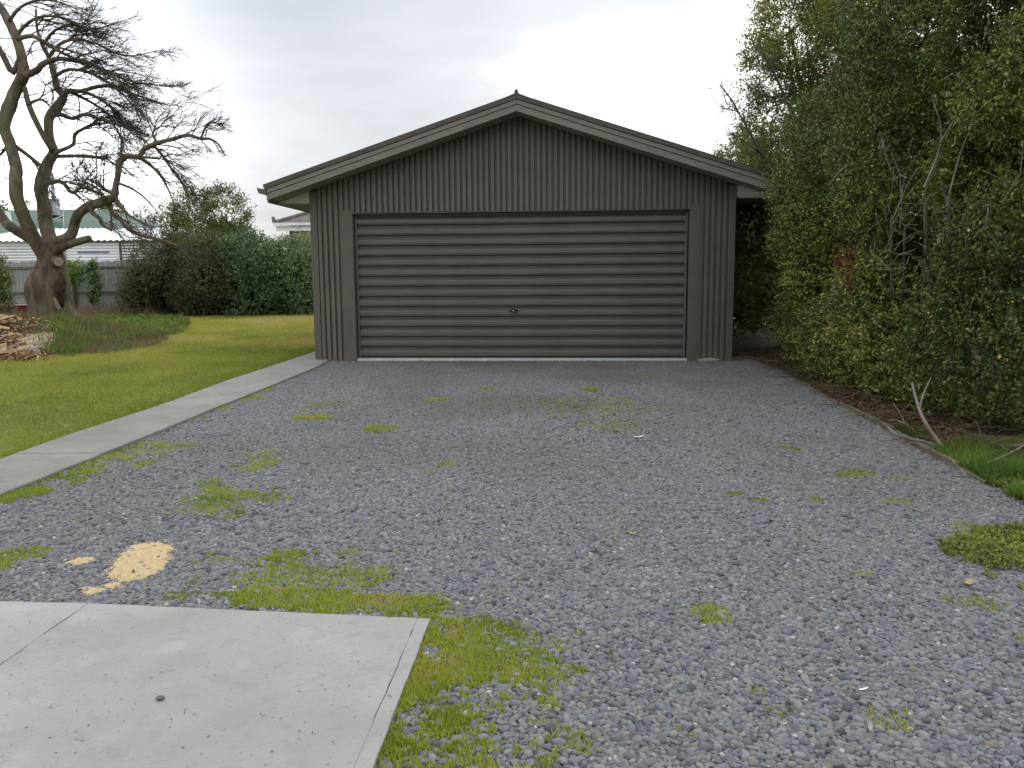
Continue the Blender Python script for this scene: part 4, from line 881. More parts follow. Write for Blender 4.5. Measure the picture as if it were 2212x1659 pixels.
for (a, b, c_) in (((1996, 405, 6.6), (2035, 300, 6.7), (2015, 215, 6.8)), ((2050, 420, 6.6), (2075, 330, 6.6), (2108, 250, 6.6)), ((2030, 310, 6.65), (2060, 260, 6.7), (2085, 200, 6.75)), ((1930, 470, 7.3), (1960, 400, 7.2), (1985, 360, 7.1)), ((1905, 300, 7.4), (1918, 350, 7.4), (1940, 400, 7.4)), ((1790, 400, 8.0), (1820, 365, 7.9), (1850, 350, 7.9))):
    P2 = smooth_pts([at(*q) - Vector(hs1.location) for q in (a, b, c_)], 3); mm.tube(P2, np.linspace(.009, .004, len(P2)).tolist(), 5)
stuff(mm.build('pale_twigs', M['twig_pale'], hs1))
# rusty dead sprig on the second shrub
C = np.array([(at(1832 + rd.gauss(0, 12), 585 + rd.gauss(0, 30), 7.62 + rd.uniform(-.06, .1)) - Vector(hs2.location))[:] for i in range(60)])
V_, F_, T_ = shoots(C, np.tile([-.5, -.7, .4], (60, 1)), 8, .03, .1, np.full(60, .5), N)
stuff(link('dead_leaves', arr_mesh('dead_leaves', V_, F_, M['rust'], np.clip(T_, 0, 1)), hs2))

# ------------------------------------------------------------------ mound, wood waste and weeds round the bare tree
TY = 17.0
MC = (-9.0, 15.6)
def mound_h(x_, y_):
    x_, y_ = np.asarray(x_, float), np.asarray(y_, float)
    d = ((x_ - MC[0]) / np.where(x_ > MC[0], 1.55, 2.2)) ** 2 + ((y_ - MC[1]) / 2.8) ** 2
    return .58 * np.exp(-d * 1.5) * (1 + .45 * (fbm(x_ * 1.3, y_ * 1.3, 51, 3) - .5)) + .05 * (fbm(x_ * 4, y_ * 4, 52, 3) - .4) * np.exp(-d)
n = 60; X, Y = np.meshgrid(np.linspace(MC[0] - 4.2, MC[0] + 4.2, n), np.linspace(MC[1] - 4.6, MC[1] + 4.6, n))
Z = mound_h(X, Y) - .045 + .04 * np.clip(mound_h(X, Y) * 8, 0, 1); i = np.arange(n * (n - 1)).reshape(n - 1, n)[:, :n - 1].ravel()
M['mound'] = noisy('weedy earth', (0.06, 0.045, 0.03), (0.15, 0.125, 0.075), 3, .95, .8, 30, .1, c2=(0.07, 0.095, 0.03), s2=1.1, amt2=.8)
struct(link('earth_mound', arr_mesh('earth_mound', np.stack([X, Y, Z], -1).reshape(-1, 3), np.stack([i, i + 1, i + n + 1, i + n], 1), M['mound'], smooth=True)), 'low weedy earth mound round the bare tree')
# sawdust spill on the mound: a thin sheet that follows it
n = 40; U, W_ = np.meshgrid(np.linspace(-1.3, 1.3, n), np.linspace(-1.3, 1.3, n))
c0 = Vector(((66 - 1106) / 1795 * 13.8, 13.8, 0))
xx = c0.x + .30 * U - .10 * W_; yy = c0.y + 1.0 * W_ - .2 * U
d = np.sqrt(U ** 2 + W_ ** 2) + .6 * (fbm(U * 2, W_ * 2, 91, 4) - .5); h = np.clip((1 - d) * 2, -1, 1)
zz_ = mound_h(xx, yy) - .005 + .05 * h
Q = np.arange(n * (n - 1)).reshape(n - 1, n)[:, :n - 1].ravel(); Q = np.stack([Q, Q + 1, Q + n + 1, Q + n], 1); ok = (h.ravel()[Q] > -.3).any(1); Q = Q[ok]; used = np.unique(Q); mp_ = -np.ones(n * n, int); mp_[used] = np.arange(len(used))
tag(link('sawdust_heap', arr_mesh('sawdust_heap', np.stack([xx, yy, zz_], -1).reshape(-1, 3)[used], mp_[Q], M['sawdust_old'], smooth=True)), 'pale sawdust heap spilling down the mound before the bare tree', 'sawdust')
# offcuts: split wood heap at the frame edge
rd = random.Random(77)
Mc = [noisy('offcut pale', (.33, .23, .12), (.46, .34, .20), 9, .85), noisy('offcut tan', (.20, .12, .06), (.32, .21, .105), 9, .85), noisy('offcut grey', (.14, .12, .11), (.24, .21, .19), 9, .85)]
for i in range(76):
    u = rd.uniform(-25, 88); v_ = rd.uniform(718, 768)
    if i < 8: u, v_ = rd.uniform(0, 70), rd.uniform(698, 712)
    if rd.random() < (u - 20) / 80: continue
    yy_ = 14.9 - (v_ - 695) / 75 * 2.4; p = Vector(((u - 1106) / 1795 * yy_, yy_, 0)); p.z = float(mound_h(p.x, p.y)) + rd.uniform(.02, .12)
    l_, w_, t_ = rd.uniform(.14, .42), rd.uniform(.03, .095), rd.uniform(.010, .032)
    Rm = Matrix.Translation(p) @ Matrix.Rotation(rd.uniform(-1.8, 1.8), 4, 'Z') @ Matrix.Rotation(rd.uniform(-.4, .4), 4, 'Y') @ Matrix.Rotation(rd.uniform(-.6, .6), 4, 'X')
    mm = MB(); s_ = [(-l_ / 2, -w_ / 2, 0), (l_ / 2, -w_ * rd.uniform(.2, .5), 0), (l_ * .48, w_ * rd.uniform(.2, .5), t_ * .4), (-l_ / 2, w_ / 2, t_ * .3)]
    tp = [(a * .94, b * rd.uniform(.4, .9), c_ + t_) for a, b, c_ in s_]
    mm.add([Rm @ Vector(q) for q in s_ + tp], [(3, 2, 1, 0), (4, 5, 6, 7), (0, 1, 5, 4), (1, 2, 6, 5), (2, 3, 7, 6), (3, 0, 4, 7)])
    kd = 0 if rd.random() < .45 else rd.choice([1, 2, 1])
    tag(mm.build('wood_offcut', Mc[kd], bevel=.006), ('pale freshly split', 'tan brown split', 'grey weathered')[kd] + ' wood offcut in the heap before the bare tree', 'firewood', 'split wood offcuts heaped at the frame edge')
k = 1500; yy_ = N.uniform(12.4, 15.2, k); uu_ = N.normal(30, 36, k); P = np.stack([(uu_ - 1106) / 1795 * yy_, yy_, np.zeros(k)], 1); P[:, 2] = mound_h(P[:, 0], P[:, 1]) + N.uniform(.0, .05, k)
v, f = leaf_quads(P, N.normal(0, 1, (k, 3)) * [1, 1, .4], np.tile([0, 0, 1.0], (k, 1)) + N.normal(0, .5, (k, 3)), N.uniform(.04, .14, k), N.uniform(.015, .045, k))
stuff(link('wood_shavings', arr_mesh('wood_shavings', v, f, M['chip'], np.clip(N.beta(2, 2, k), 0, 1))), 'loose wood chips and shavings round the offcut heap')
p = G(140, 765); mm = MB(); a = G(108, 757, .05) ; b = G(139, 752, .06); mm.tube([a * .97, (a + b) * .5 * .97 + Vector((0, 0, .02)), b * .97], [.03, .035, .02], 7); tag(mm.build('stick', M['cutgrey'], smooth=True), 'short grey stick lying on the bare soil beside the offcuts', 'stick')
zf = lambda x_, y_: mound_h(x_, y_) + .0
grass_patch('weeds', 'lush green weeds spreading from the mound onto the lawn', P_([(140, 768), (230, 755), (330, 738), (395, 722), (415, 700), (380, 682), (300, 678), (215, 690), (185, 720), (160, 745)]), 22000, .15, .022, M['weed'], 71, .55, zf)
Pm = P_([(140, 768), (230, 755), (330, 738), (395, 722), (415, 700), (380, 682), (300, 678), (215, 690), (185, 720), (160, 745)])
grass_patch('dry_grass', 'brown dry stalks among the green weeds', Pm, 7000, .2, .016, M['dryweed'], 75, .4, zf)
weed_patch('broad_weeds', 'broad leaved weeds among the longer grass', 'weeds', Pm, 2600, .075, .16, M['weed'], 76, True)
grass_patch('dry_grass', 'tall brown dry grass between the tree and the shrubs', P_([(160, 700), (200, 690), (330, 690), (380, 672), (330, 664), (170, 668)]), 15000, .5, .018, M['dryweed'], 72, .45, zf)
grass_patch('mound_grass', 'thin dry grass on the mound', [(-12.2, 13.4), (-8.6, 14.6), (-7.6, 13.4), (-6.6, 13.6), (-6.6, 16), (-7.6, 18.2), (-12.2, 18.2)], 15000, .13, .016, M['dryweed'], 73, .55, zf)
grass_patch('mound_weeds', 'green weed tufts before the mound', P_([(70, 768), (150, 775), (200, 760), (150, 735), (95, 752)]), 7000, .13, .016, M['weed'], 74, .6, zf)

# ------------------------------------------------------------------ the bare tree
tree = thing('bare_tree', 'old leafless tree with swollen split trunk and crooked limbs', 'tree', (at(112, 700, TY).x, TY, 0)); toff = Vector(tree.location)
S_ = TY / F_PX
def tp(u, v, dy=0.0): return at(u, v, TY + dy) - toff
def limb(pts_, dy=None, k=12, name='limb', mat='bark', sub=4, rough=.06):
    n = len(pts_); dy = dy or [0] * n
    P2 = smooth_pts([tp(p[0], p[1], d) for p, d in zip(pts_, dy)], sub); rr = np.interp(np.linspace(0, n - 1, len(P2)), range(n), [p[2] * S_ for p in pts_]).tolist()
    mm = MB(); mm.tube(P2, rr, k, rough=rough); mm.build(name, M[mat], tree, smooth=True); return P2, rr
# trunk: a swollen, fluted column
tr = [(124, 722, 58), (121, 700, 50), (116, 680, 44), (108, 655, 42), (104, 636, 42.5), (105, 612, 42), (107, 590, 36), (111, 570, 29), (112, 552, 25), (110, 536, 20)]
P2 = smooth_pts([tp(a, b) for a, b, c_ in tr], 4); rr = np.interp(np.linspace(0, len(tr) - 1, len(P2)), range(len(tr)), [c_ * S_ for a, b, c_ in tr])
mm = MB(); vs = []; K = 40
for j, (p, r_) in enumerate(zip(P2, rr)):
    for q in range(K):
        a = 2 * math.pi * q / K; h_ = j * .12
        flute = 1 + .055 * math.sin(a * 5 + h_ * .6) + .04 * math.sin(a * 9 - h_) + .06 * (float(vnoise(a * 2.2, h_ * 2, 3)) - .5)
        cav = math.exp(-((a - 5.05) / .22) ** 2) * math.exp(-((j - 12) / 9.5) ** 2); flute -= .30 * cav
        flute += .10 * math.exp(-((a - 5.5) / .25) ** 2) * math.exp(-((j - 12) / 10) ** 2)
        vs.append(p + Vector((math.cos(a) * r_ * flute, math.sin(a) * r_ * flute, 0)))
mm.add(vs, [(j * K + q, j * K + (q + 1) % K, (j + 1) * K + (q + 1) % K, (j + 1) * K + q) for j in range(len(P2) - 1) for q in range(K)])
mm.build('trunk', M['bark'], tree, smooth=True)
# split reddish heartwood, pale flap and a sawn-off branch end
mm = MB(); P3 = smooth_pts([tp(133, 590, -.22), tp(131, 612, -.30), tp(130, 640, -.32), tp(134, 664, -.30)], 4); mm.tube(P3, np.interp(np.linspace(0, 1, len(P3)), [0, .3, .7, 1], [.03, .075, .075, .03]).tolist(), 12, rough=.3); mm.build('split_wood', M['bark_red'], tree, smooth=True)
mm = MB(); P3 = smooth_pts([tp(117, 642, -.43), tp(122, 656, -.46), tp(130, 672, -.46)], 4); mm.tube(P3, [.01, .022, .03, .034, .038, .042, .042, .034, .012], 7, rough=.15); mm.build('bark_flap', M['flap'], tree, smooth=True)
P3 = [tp(114, 562, .05), tp(121, 564, -.16), tp(127, 566, -.30)]; mm = MB(); mm.tube(P3, [.15, .115, .095], 14, rough=.06); cu = mm.build('cut_branch', M['bark'], tree, smooth=True)
ax = (P3[2] - P3[1]).normalized(); mm = MB(); mm.tube([P3[2] + ax * .001, P3[2] + ax * .012], [.088, .084], 16); mm.build('sawn_face', M['cutgrey'], cu)
A, rA = limb([(106, 575, 20), (98, 555, 15), (78, 524, 14.5), (56, 478, 13), (43, 446, 12.5), (35, 420, 13), (34, 387, 13), (34, 359, 12), (22, 312, 12), (10, 275, 11), (19, 234, 13.5), (34, 194, 12), (50, 162, 12), (47, 125, 10), (36, 84, 9), (19, 47, 9), (3, 19, 8), (-20, -15, 6), (-50, -60, 4)], [0, -.1, -.25, -.4, -.5, -.5, -.4, -.3, -.2, -.1, 0, .1, .1, .2, .3, .4, .5, .6, .7])
B, rB = limb([(110, 560, 20), (112, 531, 17), (104, 505, 14), (98, 479, 14), (96, 452, 14), (91, 426, 13), (88.5, 407, 14), (92, 385, 14), (103, 353, 12), (116, 328, 10), (107, 297, 9), (106, 256, 10), (122, 234, 11), (137, 209, 8), (125, 192, 7), (119, 169, 6.5), (112, 141, 6.5), (104, 120, 5), (90, 95, 4), (80, 60, 3), (78, 20, 2)], [0, 0, .15, .25, .35, .4, .4, .45, .5, .5, .5, .6, .6, .6, .6, .7, .8, .8, .9, 1, 1])
Cc, rC = limb([(112, 552, 18), (125, 527, 15), (146, 515, 12), (156, 502, 10.5), (161, 484, 10), (168, 465, 10), (182, 451, 9.5), (203, 442, 9.5), (226.5, 433, 9.5), (246, 425, 8), (250, 400, 6), (255, 378, 6), (259, 350, 7), (275, 337, 6), (300, 339, 5), (312, 322, 5), (340, 309, 4.5), (375, 300, 4), (406, 292, 3.5), (434, 300, 3), (453, 300, 2.4), (472, 312, 1.8), (487, 337, 1)], [0, -.1, -.2, -.2, -.2, -.3, -.3, -.4, -.4, -.5, -.5, -.5, -.5, -.5, -.5, -.5, -.6, -.6, -.7, -.7, -.8, -.8, -.8])
Ll, rL = limb([(104, 560, 16), (90, 535, 12), (65, 515, 11), (36, 498, 10.5), (17, 485, 10), (6.5, 471, 9), (-6, 450, 8), (-14, 410, 7), (-30, 350, 6), (-55, 290, 5)], [.1, 0, 0, 0, .1, .2, .3, .4, .5, .6])
limb([(112, 552, 11), (128, 538, 9), (150, 528, 8), (194, 515, 7)], [0, -.2, -.3, -.4], name='sawn_stub')
subs = [  # traced secondary limbs
    ([(50, 165, 8), (78, 153, 6.5), (94, 137, 6), (120, 128, 5), (141, 128, 4.5), (187, 137, 4), (237, 156, 3), (281, 175, 2.2), (340, 184, 1.4), (375, 188, .9)], -.2),
    ([(137, 209, 6), (147, 197, 6), (175, 197, 4.5), (212, 187, 4), (250, 187, 3), (281, 200, 2.2), (328, 216, 1.5), (365, 228, .9)], .3),
    ([(116, 328, 6), (94, 294, 6), (75, 256, 6), (62, 225, 6), (53, 188, 5)], .1),
    ([(34, 316, 4.5), (60, 335, 4.5), (90, 359, 4)], .0), ([(120, 338, 4.5), (175, 337, 4), (231, 342, 3.6)], .2),
    ([(118, 330, 5), (131, 325, 4.5), (158, 312, 4), (162, 290, 4), (187, 275, 3), (219, 266, 2), (250, 268, 1.2)], .1),
    ([(110, 250, 6), (131, 247, 5), (156, 256, 4), (184, 247, 4), (219, 259, 3), (244, 269, 2.2), (262, 300, 1.5), (262, 335, 1)], .0),
    ([(312, 322, 4), (331, 316, 3.5), (347, 331, 3.2), (369, 362, 2.6), (391, 391, 2), (410, 430, 1.2)], -.4),
    ([(290, 338, 4), (310, 345, 3.5), (328, 359, 3), (350, 384, 2.4), (366, 415, 1.6), (378, 450, 1)], -.2),
    ([(246, 425, 5), (263, 447, 4), (275, 462, 3), (300, 478, 2.2), (330, 490, 1.4)], -.5),
    ([(238, 432, 5), (238, 450, 5), (245, 463, 5), (260, 473, 4.5), (272, 490, 4.5), (297, 505, 4), (325, 512, 3.5), (353, 520, 3), (385, 532, 2)], -.3),
    ([(195, 446, 5), (200, 460, 4.5), (216, 472, 4), (220, 484, 3.5), (242, 498, 2.5)], -.5),
    ([(95, 395, 7), (108, 395, 5), (122, 392, 4.5), (138, 396, 4), (150, 412, 4), (160, 416, 3.5), (175, 406, 3), (200, 412, 2.5), (225, 425, 1.5)], -.1),
    ([(46, 120, 6), (28, 156, 6.5), (9, 125, 6), (0, 109, 6), (-25, 70, 5)], .3), ([(10, 275, 8), (-5, 262, 7), (-30, 235, 6)], -.1),
    ([(36, 84, 5), (70, 78, 4.5), (100, 95, 4), (130, 112, 3.5), (165, 128, 3), (215, 150, 2.2), (260, 180, 1.6), (300, 215, 1)], -.3),
    ([(34, 80, 4), (60, 50, 3.5), (95, 35, 3), (140, 40, 2.4), (185, 60, 1.8), (225, 75, 1)], .2), ([(20, 45, 4), (45, 15, 3), (85, 0, 2.4), (130, 5, 1.8), (165, 20, 1)], .3),
    ([(104, 125, 4), (130, 95, 3.5), (165, 85, 3), (210, 95, 2.4), (250, 115, 1.8), (290, 120, 1.2), (345, 108, .8)], .3), ([(119, 165, 4), (150, 150, 3.5), (200, 160, 3), (250, 190, 2.2), (290, 230, 1.4), (320, 260, .8)], .6),
    ([(92, 97, 3.5), (120, 65, 3), (160, 55, 2.4), (205, 62, 1.6), (240, 55, 1)], .7), ([(150, 197, 4), (180, 212, 3.4), (215, 232, 2.6), (250, 260, 1.8), (285, 275, 1)], .4), ([(175, 197, 4), (205, 208, 3), (245, 235, 2.2), (275, 262, 1.4), (300, 292, .9)], .2),
    ([(22, 300, 4), (5, 330, 3), (-20, 345, 2)], -.1), ([(246, 420, 4), (225, 408, 3), (205, 395, 2.4), (185, 385, 1.5)], -.2), ([(228, 430, 4), (215, 412, 3), (200, 400, 2), (190, 396, 1.2)], -.6), ([(252, 395, 3), (280, 405, 2.4), (310, 425, 1.8), (335, 452, 1)], -.6),
    ([(60, 225, 4), (85, 215, 3), (100, 222, 2), (118, 240, 1)], -.2), ([(340, 309, 3), (330, 290, 2.4), (336, 278, 1.8), (330, 270, 1)], -.6), ([(434, 300, 2.2), (444, 275, 1.8), (456, 263, 1.4), (478, 270, 1)], -.7), ([(300, 339, 3), (325, 341, 2.4), (345, 343, 2)], -.5)]
tree_lines = []
sub_mb = MB()
for s_, dy in subs:
    P3 = smooth_pts([tp(p[0], p[1], dy) for p in s_], 3); r3 = np.interp(np.linspace(0, len(s_) - 1, len(P3)), range(len(s_)), [p[2] * S_ for p in s_]).tolist()
    sub_mb.tube(P3, r3, 7, rough=.05); tree_lines.append((P3, r3, .25 if s_[-1][1] > 440 or s_[-1][1] > 400 and dy < -.4 else 1))
sub_mb.build('branches', M['bark'], tree, smooth=True)
tw = MB(); rd = random.Random(42); cnt = [0]
def grow(p, d, length, r_, lev):
    cnt[0] += 1; n = 4 if lev > 1 else 5; pts_ = [p]; q = p.copy(); dd = d.copy()
    for i in range(n):
        dd = (dd + Vector((rd.gauss(.06, .14 if lev < 2 else .18), rd.gauss(0, .13), rd.gauss(-.08 if lev < 2 else .01, .14 if lev < 2 else .18)))).normalized(); q = q + dd * (length / n); pts_.append(q)
    tw.tube(pts_, np.linspace(r_, r_ * .45, n + 1).tolist(), 4 if lev < 2 else 3, cap=False)
    if lev >= 3: return
    for k in range((0, 6, 3)[lev]):
        t = rd.uniform(.25, 1); j = min(int(t * n), n - 1); b = pts_[j].lerp(pts_[j + 1], t * n - j) if t < 1 else pts_[-1]
        ax = (pts_[j + 1] - pts_[j]).normalized(); sd3 = ax.orthogonal().normalized(); sd3.rotate(Matrix.Rotation(rd.uniform(0, 6.28), 3, ax))
        nd_ = (ax * .85 + sd3 * rd.uniform(.35, .75) + Vector((.12, 0, .04))).normalized(); grow(b, nd_, length * rd.uniform(.4, .7), max(r_ * .55, .0038), lev + 1)
xlim = tp(432, 300).x
for P3, r3, keep_ in tree_lines:
    n = len(P3)
    for j in range(2, n):
        if r3[j] > .05: continue
        for q in range(2 if r3[j] < .032 else 1):
            if rd.random() < .42 or rd.random() > keep_: continue
            ax = (P3[j] - P3[j - 1]).normalized(); sd3 = ax.orthogonal().normalized(); sd3.rotate(Matrix.Rotation(rd.uniform(0, 6.28), 3, ax))
            d = (ax * .9 + sd3 * rd.uniform(.3, .75) + Vector((.15, 0, .05))).normalized(); grow(P3[j], d, (.5 if P3[j].x > xlim else 1) * rd.uniform(.5, 1.2) * (.2 + .8 * min(1, r3[j] / .04)), max(.008, min(r3[j] * .5, .016)), 1)
for P3, r3, lo in ((A, rA, 40), (B, rB, 44), (Cc, rC, 44), (Ll, rL, 26)):
    for j in range(lo, len(P3)):
        if rd.random() < .5: continue
        far_ = .5 if P3[j].x > xlim else 1
        ax = (P3[j] - P3[j - 1]).normalized(); sd3 = ax.orthogonal().normalized(); sd3.rotate(Matrix.Rotation(rd.uniform(0, 6.28), 3, ax))
        grow(P3[j], (ax * .5 + sd3 + Vector((.2, 0, .1))).normalized(), far_ * rd.uniform(.5, 1.3), .011, 1)
stuff(tw.build('twigs', M['twig'], tree))

# ------------------------------------------------------------------ shrubs at the back of the lawn
BG = 'shrubs along the back of the lawn'
def back_shrub(label, u0, u1, v_top, Y_, leaf, dens, mat, seed, **kw):
    a, b = at(u0, 600, Y_), at(u1, 600, Y_); top = at((u0 + u1) / 2, v_top, Y_).z; c = (a + b) / 2
    return shrub('back_shrub', label, 'shrub', (c.x, Y_), ((b.x - a.x) / 2, kw.pop('ry', 1.4)), kw.pop('z0', .1), top, kw.pop('n_lobe', 20), dens, leaf, mat, seed, BG, n_leaf=7, shoot=.3, **kw)
back_shrub('dark green dense shrub against the garage left wall', 580, 720, 540, 29.0, .075, 100, M['shrub'], 301, n_lobe=26, twigs=60, lob=(.55, .95), stems=8, tint_mu=.42)
back_shrub('dark green shrub left of the one by the garage wall', 505, 600, 503, 28.6, .075, 100, M['shrub'], 302, n_lobe=18, twigs=60, lob=(.5, .8), stems=8, tint_mu=.35)
back_shrub('tall half bare tree with a yellow green leafy top', 385, 540, 412, 30.0, .085, 95, M['loose'], 303, n_lobe=30, tl=(.4, 1.3), twigs=520, twigmat='twig', gap=.36, core=False, lob=(.45, .8), stems=26, tint_mu=.3, ry=1.2)
back_shrub('bare greyish thicket left of the tall half bare tree', 315, 430, 478, 29.6, .08, 46, M['olive'], 304, n_lobe=20, tl=(.5, 1.5), twigs=1000, twigmat='twig', gap=.5, core=False, lob=(.45, .8), stems=40, tint_mu=.2)
back_shrub('low twiggy olive shrub in front of the grey fence', 268, 400, 560, 28.6, .08, 55, M['olive'], 305, n_lobe=18, tl=(.3, 1.0), twigs=600, twigmat='twig_brown', lob=(.4, .7), stems=20, tint_mu=.15)
back_shrub('dense olive green shrub in the middle of the back row', 390, 520, 540, 28.2, .07, 95, M['olive'], 306, n_lobe=20, tl=(.4, 1.2), twigs=420, twigmat='twig_brown', lob=(.5, .8), stems=10, tint_mu=.3)
shrub('fence_shrub', 'thin dark shrub standing against the grey fence right of the bare tree', 'shrub', (at(201, 600, 30.2).x, 30.2), (.14, .14), .3, 2.0, 12, 110, .08, M['shrub'], 307, None, n_leaf=6, shoot=.2, lob=(.10, .17), stems=6, twigs=20)
shrub('fence_shrub', 'bright green creeper hanging over the grey fence beside the trunk', 'shrub', (at(160, 600, 30.4).x, 30.4), (.34, .2), 1.2, 1.75, 7, 120, .09, M['weed'], 308, None, n_leaf=6, shoot=.2, lob=(.14, .24), stems=4, twigs=10, core=False)
shrub('edge_shrub', 'green shrub cut off by the left edge of the frame', 'shrub', (at(-38, 600, 24).x, 24), (.5, .6), .2, 2.0, 12, 80, .08, M['hedge'], 309, None, n_leaf=7, shoot=.2, lob=(.25, .4), stems=5, twigs=20)
shrub('edge_shrub', 'low dark shrub beside the mound at the left edge', 'shrub', (at(0, 660, 19.5).x, 19.5), (.45, .45), .0, .62, 10, 130, .06, M['dryweed'], 310, None, n_leaf=7, shoot=.15, lob=(.18, .3), stems=8, twigs=60, tint_mu=.2)

# ------------------------------------------------------------------ grey paling fence with rails
FY = 31.2
fen = thing('paling_fence', 'grey vertical board fence with two rails behind the bare tree', 'fence', (-26, FY, 0), -.005)
pm = MB(); pm.box(0, .146, 0, .018, .02, 1.93); pme = pm.mesh('paling', M['fence'])
ppx = 0; i = 0
while ppx < 24.5 and i < 170:
    o = link('paling', pme, fen); o.location = (ppx, 0.003 * (i % 3), R.uniform(-.02, .02)); o.rotation_euler = (0, R.uniform(-.004, .004), 0); ppx += .150; i += 1
rm = MB(); rm.box(0, 2.42, -.05, -.002, 0, .085); rme = rm.mesh('rail', M['rail'])
for k in range(10):
    for z in (.74, 1.66):
        o = link('rail', rme, fen); o.location = (k * 2.44, 0, z)
pom = MB(); pom.box(-.05, .05, -.15, -.053, 0, 1.78); pme2 = pom.mesh('post', M['rail'])
for k in range(11):
    o = link('post', pme2, fen); o.location = (k * 2.44, 0, 0)
# red bin behind the trunk
p = at(52, 640, 20.5)
rb = thing('red_crate', 'faded red plastic crate half hidden behind the bare tree trunk', 'crate', (p.x, 20.5, .08))
mm = MB(); mm.box(-.26, .26, -.2, .2, 0, .52); mm.build('body', M['red'], rb, bevel=.02)
mm = MB(); mm.box(-.28, .28, -.22, .22, .525, .56); mm.build('rim', M['red'], rb, bevel=.01)
for z in (.14, .28, .40): MB().box(-.24, .24, -.207, -.201, z, z + .04).build('rib', M['red'], rb)

# ------------------------------------------------------------------ neighbour's white slatted carport screen
scr = thing('slatted_screen', 'white horizontal slat screen standing behind the grey fence', 'screen', (0, 0, 0))
SY = 34.5
bays = [(-30, 90, .085), (146, 262, .108), (266, 352, .07)]
zt, zb = at(100, 524, SY).z, 1.0
npitch = .118
for (u0, u1, hh) in bays:
    xa, xb = at(u0, 600, SY).x, at(u1, 600, SY).x; sm_ = MB(); sm_.box(0, xb - xa - .02, -.015, .015, 0, hh); sme = sm_.mesh('slat', M['white'])
    z = zb
    while z < zt - .1:
        o = link('slat', sme, scr); o.location = (xa + .01, SY, z); o.rotation_euler = (-.35, 0, 0); z += npitch
    MB().box(xa - .06, xa, SY - .06, SY + .06, 0, zt + .02).build('post', M['flue'] if u0 != 266 else M['rail'], scr)
    MB().box(xa, xb, SY + .3, SY + .33, 0, zt - .2).build('backing', M['flue'] if u0 == 266 else M['white'], scr)
xa, xb = at(172, 600, SY).x, at(240, 600, SY).x
MB().box(xa, xb, SY - .03, SY - .018, at(200, 547, SY).z, at(200, 542, SY).z).build('blue_strip', noisy('dull blue strip', (.22, .22, .34), (.27, .27, .4), 3), scr)
# corrugated lean-to sheet above the slats
xa, xb = at(-40, 600, SY).x, at(352, 600, SY).x; n = 90; mm = MB(); vs = []
for i in range(n + 1):
    x_ = xa + (xb - xa) * i / n; zc = .035 * math.sin(i * math.pi / 1.5)
    vs += [(x_, SY - .25, zt + .06 + zc), (x_, SY + 3.2, zt + .75 + zc)]
mm.add(vs, [(2 * i, 2 * i + 2, 2 * i + 3, 2 * i + 1) for i in range(n)]); mm.build('lean_to_roof', M['white'], scr, smooth=True)

# ------------------------------------------------------------------ neighbour's house with a green roof
HY = 38.2
hs = thing('green_roof_house', 'low cream house with a green sheet roof beyond the fence', 'house', (0, 0, 0))
el = at(60, 491, HY); er = at(330, 509, HY + 2.4)
ez = 3.42; x0, x1 = -29.0, at(345, 600, HY + 2).x
MB().box(x0 + .5, x1 - .5, HY + .5, HY + 8, 0, ez - .15).build('wall', M['cream'], hs)
rz_ = 4.75
mm = MB(); RY = HY + 4.2
xr0, xr1 = at(-60, 440, RY).x, x1 - 3.2
nr = 60; vs = []
for i in range(nr + 1):
    t = i / nr; xe = x0 - .2 + (x1 + .4 - x0) * t; xr = xr0 + (xr1 - xr0) * t
    up = .018 if i % 2 else 0
    vs += [(xe, HY, ez + up), (xr, RY, rz_ + up)]
mm.add(vs, [(2 * i, 2 * i + 2, 2 * i + 3, 2 * i + 1) for i in range(nr)])
mm.add([(x1 + .2, HY, ez), (x1 + .2, HY + 8.4, ez), (xr1, RY, rz_)], [(0, 1, 2)]); mm.add([(x0 - .2, HY + 8.4, ez), (x1 + .2, HY + 8.4, ez), (xr1, RY, rz_), (xr0, RY, rz_)], [(0, 1, 2, 3)])
rf = mm.build('roof', M['greenroof'], hs)
MB().box(x0 - .2, x1 + .2, HY - .12, HY - .002, ez - .14, ez - .01).build('gutter', M['cream'], hs)
MB().box(x0 - .2, x1 + .2, HY, HY + .5, ez - .19, ez - .145).build('eave_soffit', M['cream'], hs)
fy = HY + 1.6; fz = ez + (rz_ - ez) * 1.6 / 4.2
fl = MB(); p = at(118, 440, fy); fl.box(p.x - .17, p.x + .17, fy - .17, fy + .17, at(118, 466, fy).z, at(118, 430, fy).z); f1 = fl.build('chimney', M['flue'], hs, bevel=.02)
fl = MB(); fl.tube([(p.x - .03, fy, at(118, 430, fy).z), (p.x - .03, fy, at(112, 372, fy).z)], .085, 12); fl.build('flue_pipe', M['flue'], f1)
fl = MB(); fl.box(p.x - .28, p.x + .26, fy - .26, fy + .2, at(118, 468, fy).z - .06, at(118, 466, fy).z); fl.build('flashing', M['dark'], f1)
an = thing('roof_antenna', 'thin television antenna mast on the green roof', 'antenna', (0, 0, 0))
ay = HY + .9; q0, q1 = at(139, 497, ay), at(135, 448, ay); mm = MB(); mm.tube([q0, q1], .016, 6); mm.build('mast', M['white'], an)
mm = MB(); mm.tube([at(122, 446, ay), at(128, 450, ay), at(135, 449, ay), at(144, 450, ay), at(148, 446, ay)], .018, 6); mm.build('boom', M['white'], an)
mm = MB(); mm.tube([at(116, 474, ay), at(135, 466, ay)], .016, 6); mm.build('stay', M['white'], an)
vt = MB(); vt.tube([at(17, 457, HY + 1.2), at(20, 482, HY + 1.2)], .12, 10); vt.build('roof_vent', M['white'], hs)

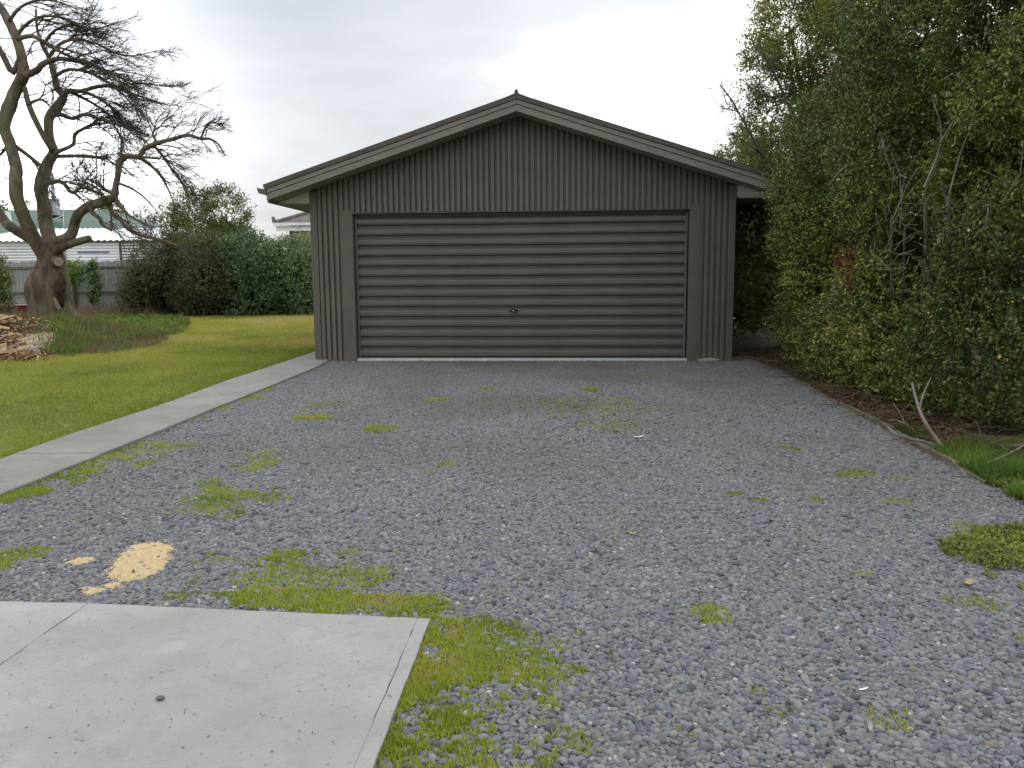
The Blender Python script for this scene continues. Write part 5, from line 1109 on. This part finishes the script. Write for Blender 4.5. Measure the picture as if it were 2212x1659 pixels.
# house behind the garage
h2 = thing('tiled_roof_house', 'tan house with weathered brown tiled roof behind the garage', 'house', (0, 0, 0))
Y2 = 37.0; a = at(596, 481, Y2); ez2 = a.z; xa = a.x; xb = xa + 11
MB().box(xa + .45, xb - .45, Y2 + .45, Y2 + 9, 0, ez2 - .2).build('wall', M['tanwall'], h2)
rt = at(671, 450, Y2 + 3)
mm = MB(); px_, pz_ = xa + 4.0, ez2 + 1.75
mm.add([(xa, Y2, ez2), (xb, Y2, ez2), (xb - 4, Y2 + 4.5, pz_), (px_, Y2 + 4.5, pz_), (xa, Y2 + 9, ez2), (xb, Y2 + 9, ez2)], [(0, 1, 2, 3), (0, 3, 4), (1, 5, 2), (3, 2, 5, 4)]); rf2 = mm.build('roof', M['brownroof'], h2)
mm = MB(); mm.tube([(xa, Y2, ez2 + .03), (px_, Y2 + 4.5, pz_ + .03)], .09, 8); mm.build('hip_tile', M['brownroof'], rf2)
mm = MB(); mm.tube([(xa - .05, Y2 - .02, ez2 + .02), (xa - .12, Y2 - .02, ez2 + .25)], [.11, .06], 8); mm.build('hip_end', M['rail'], rf2)
MB().box(xa - .1, xb + .1, Y2 - .13, Y2 - .003, ez2 - .13, ez2 - .01).build('gutter', M['white'], h2)
MB().box(xa, xb, Y2, Y2 + .03, ez2 - .36, ez2 - .15).build('fascia', M['white'], h2)
mm = MB(); mm.tube([(xa + .95, Y2 - .05, ez2 - .14), (xa + 1.0, Y2 + .35, ez2 - .6), (xa + 1.0, Y2 + .40, .1)], .05, 8); mm.build('downpipe', M['white'], h2)
wn = MB(); wn.box(xa + 2.2, xa + 3.6, Y2 + .40, Y2 + .447, 1.4, ez2 - .5); wf = wn.build('window', M['white'], h2); MB().box(xa + 2.28, xa + 3.52, Y2 + .385, Y2 + .398, 1.48, ez2 - .58).build('pane', M['glass'], wf)

# far trees over the roofs
for k, (u, v_top, Y_, wd_, lb) in enumerate(((62, 428, 62, 14, 'small dark tree top showing over the green roof ridge'), (245, 436, 58, 26, 'dark tree crown right of the antenna beyond the green roof'), (10, 432, 66, 16, 'thin tree top at the left frame edge over the roof'), (330, 445, 52, 40, 'hazy bare tree beyond the thicket'))):
    c = at(u, 600, Y_); tz = at(u, v_top, Y_).z; r_ = wd_ / F_PX * Y_
    shrub('distant_tree', lb, 'tree', (c.x, Y_), (r_, r_), tz * .45, tz, 12, 22 if k < 3 else 3, .2, M['shrub'] if k < 3 else M['loose'], 400 + k, 'distant trees beyond the roofs', n_leaf=6, shoot=.4, lob=(r_ * .4, r_ * .6), stems=10 if k < 3 else 40, twigs=60 if k < 3 else 420, twigmat='twig', core=False, stem_r=.1)
